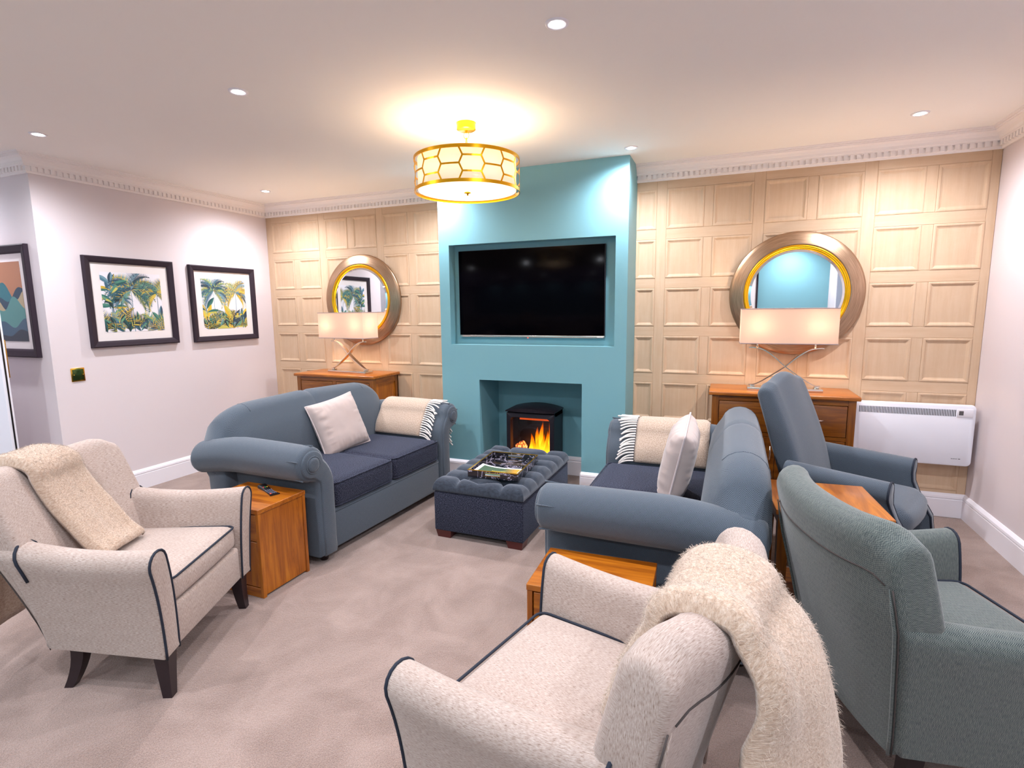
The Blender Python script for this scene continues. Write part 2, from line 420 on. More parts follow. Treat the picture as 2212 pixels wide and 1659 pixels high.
# ------------------------------------------------------------------ room
W, H, HC, LW, BD = 6.026, 2.522, 2.401, 2.047, .364     # width, ceiling, cornice foot, left wall length, chimney breast depth
XL, XR = 2.224, 3.784; YB, XO = -6.0, -2.6
TV = (2.317, 3.693, 1.158, 1.972); FP = (2.572, 3.447, .867); NB = .045
def quadbox(name, mat, x0, x1, y0, y1, z0, z1):
    bm = nb(); box(bm, x0, x1, y0, y1, z0, z1); return struct(obj(name, bm, mat, None, False))
quadbox('floor', M['carpet'], XO-.1, W+.1, YB-.1, .1, -.06, 0)
quadbox('ceiling', M['ceiling'], XO-.1, W+.1, YB-.1, .1, H, H+.06)
quadbox('wall_left', M['wall'], -.1, 0, -LW, .1, 0, H)
quadbox('wall_left_front', M['wall'], XO-.1, -.1, -LW, -LW+.1, 0, H)
quadbox('wall_far_left', M['wall'], XO-.1, XO, YB-.1, -LW, 0, H)
quadbox('wall_right', M['wall'], W, W+.1, YB-.1, .1, 0, H)
quadbox('wall_front', M['teal'], XO, W, YB-.1, YB, 0, H)

# panelled back wall: backing, and every stile, rail, short stile and panel a piece of it
T = .012
def panel_mesh(w_, h_):
    bm = nb()
    prof = [(0, .005), (0, -.001), (.006, -.0036), (.014, -.0028), (.019, .001), (.023, .0035), (.030, .006)]
    rings = []
    for ins, y in prof:
        rings.append([(ins, y, ins), (w_-ins, y, ins), (w_-ins, y, h_-ins), (ins, y, h_-ins)])
    loft(bm, rings, True, False, False)
    bm.faces.new([bm.verts.new((p[0], .006, p[2])) for p in rings[-1]])
    bmesh.ops.remove_doubles(bm, verts=bm.verts, dist=1e-5)
    for f in bm.faces:
        if f.normal.y > .3: f.normal_flip()
    o = obj('panel', bm, M['panelwood'], None, False); me = o.data; bpy.data.objects.remove(o); return me
def slab_mesh(name, w_, h_, mat):
    bm = nb(); box(bm, 0, w_, 0, T, 0, h_, .0025, 1); o = obj(name, bm, mat, None, False); me = o.data; bpy.data.objects.remove(o); return me
ROWS = [.185+.372*k for k in range(6)]; PH = .295; GAP = .372-PH
def panelling(root, x_lo, x_hi, bases):
    pm = {}
    def slab(name, x0, x1, z0, z1, mat):
        x0, x1 = max(x0, x_lo), min(x1, x_hi)
        if x1-x0 < .004: return
        k = (name, round(x1-x0, 3), round(z1-z0, 3))
        if k not in pm: pm[k] = slab_mesh(name, x1-x0, z1-z0, mat)
        share(name, pm[k], root, (x0, 0, z0))
    for b in bases:
        slab('stile', b-.075, b, .15, HC+.01, M['panelwood'])
        slab('rail', b, b+.605, .15, ROWS[0], M['panelrail'])
        for k, z in enumerate(ROWS):
            slab('rail', b, b+.605, z+PH, (ROWS[k+1] if k < 5 else HC+.01), M['panelrail'])
            slab('short_stile', b+.27, b+.335, z, z+PH, M['panelwood'])
            for x0 in (b, b+.335):
                a, c = max(x0, x_lo), min(x0+.27, x_hi)
                if c-a < .07: continue
                kk = ('p', round(c-a, 3))
                if kk not in pm: pm[kk] = panel_mesh(c-a, PH)
                share('panel', pm[kk], root, (a, 0, z))
wl = quadbox('wall_back_left', M['panelwood'], -.1, XL, T, .1, 0, H)
panelling(wl, 0, XL, [.07, .75, 1.43, 2.11])
wr = quadbox('wall_back_right', M['panelwood'], XR, W+.1, T, .1, 0, H)
panelling(wr, XR, W, [3.33, 4.01, 4.69, 5.37]); 
o = share('stile', slab_mesh('stile', .05, HC-.14, M['panelwood']), wr, (5.975, 0, .15))

# chimney breast with tv recess and fire niche
bm = nb()
def bx(*a): box(bm, *a)
bx(XL, TV[0], -BD, T+.09, 0, H); bx(TV[1], XR, -BD, T+.09, 0, H)
bx(TV[0], TV[1], -BD, T+.09, TV[3], H); bx(TV[0], TV[1], -BD, T+.09, FP[2], TV[2])
bx(TV[0], FP[0], -BD, T+.09, 0, FP[2]); bx(FP[1], TV[1], -BD, T+.09, 0, FP[2])
bx(TV[0], TV[1], -.26, T+.09, TV[2], TV[3]); bx(FP[0], FP[1], NB, T+.09, 0, FP[2])
struct(obj('wall_chimney_breast', bm, M['teal'], None, False))

# cornice with dentils
CP = [(0, HC), (.012, HC), (.016, HC+.012), (.022, HC+.014), (.022, HC+.042), (.036, HC+.046), (.036, HC+.052), (.042, HC+.056),
      (.046, HC+.072), (.058, HC+.088), (.078, HC+.098), (.078, HC+.104), (.088, HC+.106), (.088, HC+.112), (.098, HC+.114), (.1, H), (0, H)]
def cornice(name, path):
    bm = nb(); sweep(bm, path, CP); c = struct(obj(name, bm, M['cornice'], None, False))
    bm = nb()
    for (x0, y0), (x1, y1) in zip(path, path[1:]):
        d = Vector((x1-x0, y1-y0)); L = d.length; d.normalize(); nn = Vector((d.y, -d.x)); k = int(L/.038)
        for i in range(k):
            s = (i+.5)*L/k; c0 = Vector((x0, y0))+d*s
            if L < .05: continue
            P = []
            for a, o_ in ((-.012, .018), (.012, .018), (.012, .034), (-.012, .034)):
                q = c0+d*a+nn*o_; P.append(q)
            vs = [bm.verts.new((q.x, q.y, z)) for z in (HC+.014, HC+.045) for q in P]
            for q in ((0, 1, 2, 3), (4, 7, 6, 5), (0, 4, 5, 1), (1, 5, 6, 2), (2, 6, 7, 3), (3, 7, 4, 0)): bm.faces.new([vs[j] for j in q])
    fixn(bm); dd = obj('dentil_row', bm, M['cornice'], c, False); dd['kind'] = 'stuff'
cornice('trim_1', [(XO, -LW), (0, -LW), (0, 0), (XL, 0)])
cornice('trim_2', [(XR, 0), (W, 0), (W, YB), (XO, YB), (XO, -LW)])
BP = [(0, 0), (.018, 0), (.018, .122), (.014, .128), (.019, .134), (.017, .148), (.008, .160), (.004, .165), (0, .165)]
def skirt(name, path):
    bm = nb(); sweep(bm, path, BP); struct(obj(name, bm, M['trim'], None, False))
skirt('baseboard_left', [(XO, -LW), (0, -LW), (0, 0), (XL, 0), (XL, -BD), (FP[0], -BD)])
skirt('baseboard_niche', [(FP[0], -BD+.02), (FP[0], NB), (FP[1], NB), (FP[1], -BD+.02)])
skirt('baseboard_right', [(FP[1], -BD), (XR, -BD), (XR, 0), (W, 0), (W, YB), (XO, YB)])
# fire door standing open at the far left edge, grey door in the right wall behind the camera
e0 = Vector((-.05, -2.3)); ld = Vector((-.966, -.257)).normalized(); ln = Vector((ld.y, -ld.x))
d1 = boxo('door_1', M['white'], None, 0, .84, -.022, .022, .01, 2.0, .002); struct(d1)
d1.location = (e0.x, e0.y, 0); d1.rotation_euler = (0, 0, math.atan2(ld.y, ld.x))
boxo('seal_strip', M['black'], d1, -.003, .002, -.006, .004, .02, 1.99, 0)
boxo('door_handle', M['brass'], d1, .006, .05, -.036, -.022, 1.02, 1.28, .004)
d2 = boxo('door_2', M['greydoor'], None, W-.03, W-.004, -5.1, -4.25, 0, 2.05, .004); struct(d2)
boxo('door_handle', M['chrome'], d2, W-.07, W-.03, -5.02, -4.92, 1.0, 1.02, .004)
struct(boxo('trim_3', M['trim'], None, W-.035, W, -5.17, -5.1, 0, 2.12, .003)); struct(boxo('trim_4', M['trim'], None, W-.035, W, -4.25, -4.18, 0, 2.12, .003))

# ------------------------------------------------------------------ downlights (real grid, also behind the camera)
gx = [.57, 2.19, 3.82, 5.44, -1.05]; gy = [-.535, -2.265, -3.99, -5.6]
names = {(3.82, -2.265): 'ceiling downlight nearest the top edge, above the centre of the room', (2.19, -2.265): 'ceiling downlight left of the gold pendant and nearer the camera',
         (.57, -2.265): 'ceiling downlight at the far left, near the outer corner of the left wall', (.57, -.535): 'ceiling downlight close to the back left corner of the room',
         (3.82, -.535): 'ceiling downlight just in front of the teal chimney breast', (5.44, -.535): 'ceiling downlight above the right hand sideboard and mirror',
         (2.19, -.535): 'ceiling downlight hidden behind the gold pendant drum'}
lens = None
for x in gx:
    for y in gy:
        if x < 0 and y > -2.1: continue
        r = thing('ceiling_downlight', names.get((x, y)) or 'ceiling downlight out of view in the %s row back, %s from the right wall' % ({-2.265: 'second', -3.99: 'third', -5.6: 'last'}[y], {5.44: 'first', 3.82: 'second', 2.19: 'third', .57: 'fourth', -1.05: 'fifth'}[x]), 'downlight', (x, y, H), 0, 'recessed ceiling downlights')
        if lens is None:
            bm = nb(); lathe(bm, [(.028, -.001), (.028, -.004), (.043, -.0055), (.046, 0)], 28); b = obj('bezel', bm, M['trim'], r, True)
            bm = nb(); lathe(bm, [(.0005, -.0035), (.028, -.0035)], 24); l = obj('lens', bm, M['glow'], r, True); lens = (b.data, l.data)
        else: share('bezel', lens[0], r); share('lens', lens[1], r)
        ld_ = bpy.data.lights.new('downlight_beam', 'SPOT'); ld_.energy = SPOT_W; ld_.color = SPOT_RGB; ld_.spot_size = math.radians(162); ld_.spot_blend = 1; ld_.shadow_soft_size = .03
        lo = bpy.data.objects.new('downlight_beam', ld_); COL.objects.link(lo); lo.parent = r; lo.location = (0, 0, -.02)

# ------------------------------------------------------------------ pendant
P = thing('pendant_light', 'gold drum pendant with hexagon lattice and cream inner shade hanging from the ceiling', 'ceiling light', (3.012, -1.412, 0))
bm = nb(); lathe(bm, [(.0005, 2.481), (.05, 2.481), (.056, 2.486), (.056, 2.522)], 36); obj('ceiling_rose', bm, M['gold'], P, angle=40)
bm = nb(); lathe(bm, [(.006, 2.47), (.008, 2.482)], 10); tube(bm, [(.017*math.cos(a), 0, 2.455+.02*math.sin(a)) for a in [2*PI*k/20 for k in range(20)]], .0018, 6, True)
tube(bm, [(0, .007*math.cos(a), 2.415+.026*math.sin(a)) for a in [2*PI*k/20 for k in range(20)]], .0022, 6, True)
tube(bm, [(0, 0, 2.39), (0, 0, 2.30)], .004, 8); obj('hanging_chain', bm, M['gold'], P)
ZT, ZB, RO, RI = 2.322, 2.128, .31, .288
bm = nb(); lathe(bm, [(RI, ZT-.008), (RI, ZB+.012)], 64); bmesh.ops.solidify(bm, geom=bm.faces[:], thickness=.001); obj('inner_shade', bm, M['drum'], P)
bm = nb(); lathe(bm, [(.0005, ZB+.012), (RI-.004, ZB+.012)], 48); obj('diffuser', bm, M['diffuser'], P)
bm = nb(); lathe(bm, [(.006, ZB-.012), (.006, ZB-.002), (.022, ZB+.002), (.018, ZB+.008), (.001, ZB+.012)], 20, cap0=True); obj('finial', bm, M['gold'], P)
for z0 in (ZT-.018, ZB):
    bm = nb(); lathe(bm, [(RO, z0), (RO, z0+.018), (RO-.004, z0+.018), (RO-.004, z0), (RO, z0)], 72); obj('hoop', bm, M['gold'], P, angle=40)
# hexagon lattice: flat strips between the hoops
bm = nb(); nh = 8; hz = (ZT-ZB-.03); z_lo = ZB+.015
def strip(a0, z0, a1, z1):
    n = 4; wd = .0048; p = []
    for k in range(n+1):
        t = k/n; a = a0+(a1-a0)*t; p.append((a, z0+(z1-z0)*t))
    dz = z1-z0; da = (a1-a0)*RO; L = math.hypot(dz, da); nz, na = da/L*wd, -dz/L*wd/RO
    rings = []
    for a, z in p:
        rings.append([(r*math.cos(a+s*na), r*math.sin(a+s*na), z+s*nz) for r, s in ((RO-.001, -1), (RO-.001, 1), (RO-.003, 1), (RO-.003, -1))])
    loft(bm, rings)
cw = 2*PI/nh; off = math.radians(-59)
for i in range(nh*2):
    c0 = off+i*cw/2; f = i % 2; e = cw*.21
    # column types: even columns hold a full hexagon in the middle, odd ones two hexagons cut by the hoops
    zs = [z_lo+hz*.25, z_lo+hz*.75] if f == 0 else [z_lo+hz*.5]
    for z in zs: strip(c0-e, z, c0+e, z)
    if f == 0:
        for s in (-1, 1):
            xa, xb = c0+s*e, c0+s*(cw/2-e)
            strip(xa, z_lo+hz*.25, xb, z_lo+hz*.5); strip(xa, z_lo+hz*.75, xb, z_lo+hz*.5)
            strip(xa, z_lo+hz*.25, xb, z_lo); strip(xa, z_lo+hz*.75, xb, z_lo+hz)
fixn(bm); obj('hexagon_lattice', bm, M['gold'], P, False)
bm = nb(); bmesh.ops.create_uvsphere(bm, u_segments=16, v_segments=10, radius=.03, matrix=Matrix.Translation((0, 0, 2.25))); obj('bulb', bm, M['bulb'], P)
def point(parent, loc, e, col, r=.04):
    l = bpy.data.lights.new('bulb_light', 'POINT'); l.energy = e; l.color = col; l.shadow_soft_size = r
    o = bpy.data.objects.new('bulb_light', l); COL.objects.link(o); o.parent = parent; o.location = loc
point(P, (0, 0, 2.262), PEND_W, WARM, .06)

# ------------------------------------------------------------------ mirrors
def mirror(x, z, label):
    m = thing('round_mirror', label, 'mirror', (x, -.012, z), 0, 'round bronze framed mirrors')
    bm = nb(); lathe(bm, [(.40, .01), (.433, .006), (.436, .0), (.435, -.012), (.430, -.017), (.405, -.026), (.375, -.036), (.348, -.046), (.342, -.047), (.338, -.044)], 96, 'y'); obj('frame', bm, M['bronze'], m)
    bm = nb(); lathe(bm, [(.339, -.042), (.336, -.050), (.329, -.052), (.322, -.048), (.318, -.044), (.314, -.046), (.310, -.043), (.306, -.034)], 96, 'y'); obj('gold_slip', bm, M['gold'], m)
    bm = nb(); lathe(bm, [(.308, -.034), (.290, -.038), (.0005, -.038)], 96, 'y'); obj('mirror_glass', bm, M['mirror'], m, angle=2)
mirror(1.178, 1.548, 'round bronze mirror over the left sideboard, reflecting a palm print'); mirror(4.915, 1.535, 'round bronze mirror over the right sideboard, reflecting a teal wall')

# ------------------------------------------------------------------ pictures
INK = {'g': [(50, 110, 100), (80, 140, 120), (30, 84, 84), (104, 156, 120)], 'b': [(78, 122, 142), (112, 150, 166), (50, 88, 112), (36, 64, 84)], 'y': [(226, 190, 60), (206, 174, 50), (196, 190, 90)], 'd': [(20, 44, 50), (28, 58, 60)]}
def print_art(bm, w_, h_, seed, palette, ranges=None):
    rnd = random.Random(seed); cl = bm.loops.layers.float_color.new('Col'); lay = [0]
    def clip(poly):
        for ax, lo, s in ((0, 0, 1), (0, w_, -1), (1, 0, 1), (1, h_, -1)):
            out = []
            for i in range(len(poly)):
                a, b = poly[i-1], poly[i]; ia = (a[ax]-lo)*s >= 0; ib = (b[ax]-lo)*s >= 0
                if ia != ib:
                    t = (lo-a[ax])/(b[ax]-a[ax]); out.append((a[0]+(b[0]-a[0])*t, a[1]+(b[1]-a[1])*t))
                if ib: out.append(b)
            poly = out
            if not poly: return poly
        return poly
    def put(poly, c):
        poly = clip(poly)
        if len(poly) < 3: return
        lay[0] += 1; y = -.00002*(lay[0] % 60)-.0004
        try: f = bm.faces.new([bm.verts.new((p[0], y, p[1])) for p in poly])
        except ValueError: return
        for l in f.loops: l[cl] = rgb(*c)
    put([(0, 0), (w_, 0), (w_, h_), (0, h_)], (238, 234, 240))
    def leaf(x, y, a, L, wd, c, c2=None):
        n = 7; up = []; dn = []; mid = []
        for k in range(n+1):
            t = k/n; s = math.sin(PI*min(1, t*1.02))**.8*wd; bx_, by_ = x+math.cos(a)*L*t, y+math.sin(a)*L*t-.15*L*t*t
            up.append((bx_-math.sin(a)*s, by_+math.cos(a)*s)); dn.append((bx_+math.sin(a)*s, by_-math.cos(a)*s)); mid.append((bx_, by_))
        for k in range(n):
            put([mid[k], mid[k+1], up[k+1], up[k]], c); put([mid[k], dn[k], dn[k+1], mid[k+1]], c2 or c)
    def frond(x, y, a, L, c, c2, droop=.5, wd=.16):
        n = 22; prev = (x, y)
        for k in range(1, n+1):
            t = k/n; aa = a-droop*t*t*math.copysign(1, math.cos(a)); px, py = x+math.cos(aa)*L*t, y+math.sin(aa)*L*t-.1*L*t*t
            ll = L*wd*2.3*math.sin(PI*(.12+.85*t))**.7
            for s in (-1, 1):
                b = aa+s*.75; ex, ey = px+math.cos(b)*ll, py+math.sin(b)*ll-.2*ll; q = L*.026
                put([(px-math.cos(aa)*q, py-math.sin(aa)*q), (px+math.cos(aa)*q, py+math.sin(aa)*q), (ex, ey)], c if (k+s) % 3 else c2)
            put([(prev[0], prev[1]-.0012), (px, py-.0012), (px, py+.0012), (prev[0], prev[1]+.0012)], c2); prev = (px, py)
    def col(k): return rnd.choice(INK[k])
    for (x, y, r, n_, ks) in palette['palms']:
        put([(x*w_-.003, 0), (x*w_+.003, 0), (x*w_+.002, y*h_), (x*w_-.002, y*h_)], col('b'))
        for i in range(n_):
            a = -.5+(PI+1.0)*i/(n_-1)
            frond(x*w_, y*h_, a, r*w_*rnd.uniform(.85, 1.1), col(rnd.choice(ks)), col('b' if i % 3 else 'y'), .6)
    for (x, y, r, n_, ks) in palette['banana']:
        put([(x*w_-.004, 0), (x*w_+.004, 0), (x*w_+.003, y*h_), (x*w_-.003, y*h_)], col('b'))
        for i in range(n_):
            a = .1+(PI-.2)*i/(n_-1)+rnd.uniform(-.15, .15); k = rnd.choice(ks)
            leaf(x*w_, y*h_-rnd.random()*.25*h_, a, r*w_*rnd.uniform(.8, 1.15), r*w_*.13, col(k), col('y' if rnd.random() < .45 else k))
    for i in range(palette['under']):
        x = w_*(i+rnd.random())/palette['under']; k = rnd.choice('ggbbdd')
        for j in range(7):
            a = PI/2+rnd.uniform(-1.0, 1.0)
            if rnd.random() < .45: frond(x, -.01+h_*.12*rnd.random(), a, h_*rnd.uniform(.24, .44), col(k), col('y' if k != 'y' else 'g'), .4, .2)
            else: leaf(x, -.01+h_*.12*rnd.random(), a, h_*rnd.uniform(.2, .36), .015, col(k), col('g'))
def picture(name, label, w_, h_, mat_w, fr, loc, rz, art, low_mount=0):
    p = thing(name, label, 'picture', loc, rz, 'framed prints on the walls')       # local: x right, z up, front -y, origin lower left
    bm = nb()
    prof = [(0, 0), (0, -.028), (.008, -.032), (fr-.012, -.024), (fr, -.018), (fr, 0)]
    rings = [[(i, y, i), (w_-i, y, i), (w_-i, y, h_-i), (i, y, h_-i)] for i, y in prof]; loft(bm, rings, True, False, False); fixn(bm)
    obj('frame', bm, M['darkframe'], p, False)
    m0 = fr; bm = nb(); box(bm, m0, w_-m0, -.008, -.003, m0, h_-m0); obj('mount', bm, M['mount'], p, False)
    bm = nb(); aw, ah = w_-2*fr-2*mat_w, h_-2*fr-2*mat_w; art(bm, aw, ah); a = obj('print', bm, M['vcol'], p, False, uv=False); a.location = (fr+mat_w, -.0085, fr+mat_w)
    bm = nb(); v = [bm.verts.new(q) for q in ((m0, -.014, m0), (w_-m0, -.014, m0), (w_-m0, -.014, h_-m0), (m0, -.014, h_-m0))]; bm.faces.new(v); obj('glass', bm, M['glass'], p, False)
RZL = PI/2     # left wall: local x runs towards the back wall (+y), front faces +x
A1 = lambda bm, a, b: print_art(bm, a, b, 3, dict(palms=[(.48, .70, .42, 17, 'gb'), (.92, .66, .30, 13, 'yg'), (.30, .55, .2, 9, 'b')], banana=[(.14, .84, .30, 9, 'gb'), (.16, .5, .28, 9, 'gd'), (.95, .3, .25, 7, 'bg')], under=8))
A2 = lambda bm, a, b: print_art(bm, a, b, 8, dict(palms=[(.26, .76, .36, 17, 'bg'), (.76, .74, .36, 15, 'yb')], banana=[(.66, .2, .46, 13, 'by'), (.08, .42, .34, 8, 'gy'), (.9, .3, .3, 9, 'yb')], under=7))
picture('framed_palm_print', 'dark framed green and blue palm print, left one of the pair', .700, .692, .066, .048, (.0, -1.785, 1.188), RZL, A1)
picture('framed_palm_print', 'dark framed print of two yellow leaved palms, nearer the panelled corner', .708, .690, .066, .048, (.0, -.932, 1.180), RZL, A2)
def A3(bm, a, b):
    cl = bm.loops.layers.float_color.new('Col'); rnd = random.Random(5)
    def put(P, c, y):
        f = bm.faces.new([bm.verts.new((min(max(p[0], 0), a), y, min(max(p[1], 0), b))) for p in P])
        for l in f.loops: l[cl] = rgb(*c)
    put([(0, 0), (a, 0), (a, b), (0, b)], (176, 120, 88), -.0002)
    def hill(base, amp, c, y, ph, fr=5):
        n = 24; P = [(a*k/n, base*b+amp*b*math.sin(fr*k/n+ph)+amp*.5*b*math.sin(2.7*fr*k/n+ph)) for k in range(n+1)]
        for k in range(n): put([(P[k][0], 0), (P[k+1][0], 0), P[k+1], P[k]], c, y)
    hill(.66, .12, (42, 110, 120), -.0004, .2); hill(.6, .08, (36, 64, 84), -.0006, 2.4); hill(.52, .08, (178, 160, 126), -.0008, 1.0, 7); hill(.42, .1, (84, 140, 136), -.001, 4); hill(.26, .06, (60, 90, 112), -.0012, 1.5); hill(.1, .04, (40, 52, 66), -.0014, 3)
picture('framed_abstract_print', 'dark framed abstract print in teal, orange and blue, cut by the left edge', .72, .80, .055, .06, (-.825, -LW, 1.138), 0, A3)
A4 = lambda bm, a, b: print_art(bm, a, b, 21, dict(palms=[(.5, .6, .3, 9, 'gy')], banana=[(.3, .5, .3, 6, 'g')], under=14))
picture('framed_garden_print', 'dark framed garden print on the teal wall, seen in the right mirror', .8, .95, .08, .03, (4.96, YB, 1.08), PI, A4)
s = thing('dimmer_switch', 'square polished brass dimmer plate below the palm print on the left wall', 'switch', (0, -1.895, 1.0), RZL)
boxo('face_plate', M['brass'], s, -.046, .046, -.006, 0, -.05, .05, .003)
boxo('recess_plate', plain('dark_brass', rgb(70, 92, 50), .2, .8), s, -.037, .037, -.009, -.005, -.04, .04, .003)
for sx in (-1, 1):
    bm = nb(); bmesh.ops.create_uvsphere(bm, u_segments=10, v_segments=6, radius=.004, matrix=Matrix.Translation((sx*.03, -.010, 0))); obj('screw', bm, M['brass'], s)

# ------------------------------------------------------------------ television
t = thing('television', 'black flat screen television in the recess of the teal chimney breast', 'television', (2.985, -.29, 1.573))
boxo('casing', M['stove'], t, -.619, .619, 0, .028, -.35, .355, .003)
boxo('screen', M['tvglass'], t, -.614, .614, -.004, .002, -.336, .351, .001)
boxo('lower_trim', M['chrome'], t, -.619, .619, -.006, .003, -.354, -.338, .001)
boxo('standby_light', M['led'], t, -.008, .0, -.008, -.005, -.360, -.355, 0)
boxo('maker_badge', M['mount'], t, .56, .61, -.0075, -.0055, -.350, -.344, 0)
boxo('wall_bracket', M['black'], t, -.25, .25, .028, .033, -.2, .2, 0)

# ------------------------------------------------------------------ electric stove
SX0, SX1, SY0, SY1, SZ = 2.790, 3.205, -.31, -.06, .60
t = thing('electric_stove', 'black electric stove with glowing flames in the chimney breast niche', 'stove', ((SX0+SX1)/2, 0, 0))
hw = (SX1-SX0)/2
bm = nb(); box(bm, -hw, -hw+.02, SY0+.03, SY1, .03, SZ); box(bm, hw-.02, hw, SY0+.03, SY1, .03, SZ); box(bm, -hw, hw, SY1-.01, SY1, .03, SZ); box(bm, -hw, hw, SY0+.03, SY1, .03, .09); box(bm, -hw, hw, SY0+.03, SY1, SZ-.03, SZ); obj('body', bm, M['stove'], t, False)
bm = nb()
def archring(o_, y, z1, r):  # door outline rounded rectangle
    return [(p[0], y, p[1]) for p in [(x_, z_) for x_, z_, _ in rrect((hw-o_)*2, z1-.10-2*o_, r, 0, 5, (0, (.10+z1)/2))]]
z1 = SZ-.005
loft(bm, [archring(0, SY0+.03, z1, .004), archring(0, SY0+.004, z1, .006), archring(.004, SY0, z1, .008), archring(.036, SY0-.003, z1, .03), archring(.041, SY0+.012, z1, .026), archring(.046, SY0+.03, z1, .02)], True, False, False); fixn(bm)
obj('door_frame', bm, M['stove'], t, angle=35)
bm = nb(); rings = []
for x in [hw*1.03*(k/12*2-1) for k in range(13)]:
    zc = SZ+.045-.03*(x/hw)**2; rings.append([(x, SY0-.012-.012*(1-(x/hw)**2), SZ+.006), (x, SY0-.014-.012*(1-(x/hw)**2), zc-.008), (x, SY0+.0, zc), (x, SY1+.006, zc+.002), (x, SY1+.006, SZ+.006)])
loft(bm, rings); fixn(bm); obj('top_plate', bm, M['stove'], t, angle=30)
bm = nb(); box(bm, -hw+.01, hw-.01, SY0+.0, SY1-.01, 0.0, .03); obj('plinth', bm, M['black'], t, False)
bm = nb(); box(bm, -hw+.04, hw-.04, SY0+.02, SY0+.023, .14, .555); obj('glass_pane', bm, M['glass'], t, False)
bm = nb(); box(bm, -hw+.02, hw-.02, SY1-.03, SY1-.02, .09, .58); obj('fire_back', bm, M['stovein'], t, False)
for cx_, hgt, wd, yy_ in ((-.045, .25, .06, -.15), (-.01, .20, .055, -.17), (.02, .31, .06, -.15), (.055, .36, .06, -.155), (.09, .28, .06, -.14), (.12, .35, .055, -.15), (.15, .30, .05, -.16), (.035, .22, .06, -.19), (.10, .21, .06, -.19), (.145, .24, .05, -.185), (.07, .26, .05, -.175)):
    bm = nb(); uvl = bm.loops.layers.uv.verify(); n = 10; rings = []
    for k in range(n+1):
        q = k/n; r_ = wd*.5*(math.sin(PI*(.25+.75*q))**.8)*(1-.35*q)+.0005; sway = .012*math.sin(q*5+cx_*40)
        rings.append([(cx_+sway+r_*math.cos(a), yy_+r_*.35*math.sin(a), .15+hgt*q) for a in [2*PI*i/10 for i in range(10)]])
    loft(bm, rings, True, False, False)
    for f in bm.faces:
        for l in f.loops: l[uvl].uv = (0, (l.vert.co.z-.15)/hgt)
    obj('flame', bm, M['flame'], t)
rc = random.Random(4)
for i in range(16):
    bm = nb(); bmesh.ops.create_icosphere(bm, subdivisions=2, radius=rc.uniform(.026, .040))
    for v in bm.verts: v.co *= 1+.25*noise.noise(v.co*40+Vector((i, 0, 0)))
    c = obj('coal', bm, M['ember'], t, False); c.location = (-.135+.29*((i*7) % 16)/15, -.22+.06*rc.random(), .20+.02*rc.random()+(.075 if i in (0, 7, 14) else 0))
boxo('ember_bed', M['ember'], t, -.155, .155, -.26, -.10, .10, .20, .01)
boxo('control_slot', emit('amber_strip', (1, .12, .02, 1), .35), t, -.10, .165, SY0+.030, SY0+.034, .535, .548, 0)

# ------------------------------------------------------------------ panel heater
t = thing('panel_heater', 'white wall mounted electric panel heater right of the sideboard', 'heater', (5.662, -.07, .592))
bm = nb(); rings = [[(x_, y_, z_) for x_, z_, _ in rrect(.676-2*i, .412-2*i, .03-i*.6, 0, 5)] for y_, i in ((.03, .012), (-.03, 0), (-.04, .004), (-.045, .014))]
loft(bm, rings); fixn(bm); obj('casing', bm, M['white'], t, angle=40)
bm = nb()
for i in range(62): x = -.315+i*.0088; box(bm, x, x+.0045, -.0456, -.044, .128, .172)
g = obj('grille_slots', bm, M['stovein'], t, False); g['kind'] = 'stuff'
boxo('control_panel', M['trim'], t, .232, .318, -.0485, -.044, .125, .178, .002)
boxo('display', plain('heater_display', rgb(90, 86, 88), .3), t, .242, .266, -.0495, -.048, .138, .166, 0)
bm = nb()
for i, wdt in enumerate((.004, .003, .004, .003, .004, .001, .006, .004)): box(bm, .225+i*.0065, .225+i*.0065+wdt, -.0457, -.0445, -.158, -.154)
obj('maker_lettering', bm, M['stovein'], t, False)
boxo('wall_bracket', M['white'], t, -.25, .25, .03, .066, -.12, .12, 0)

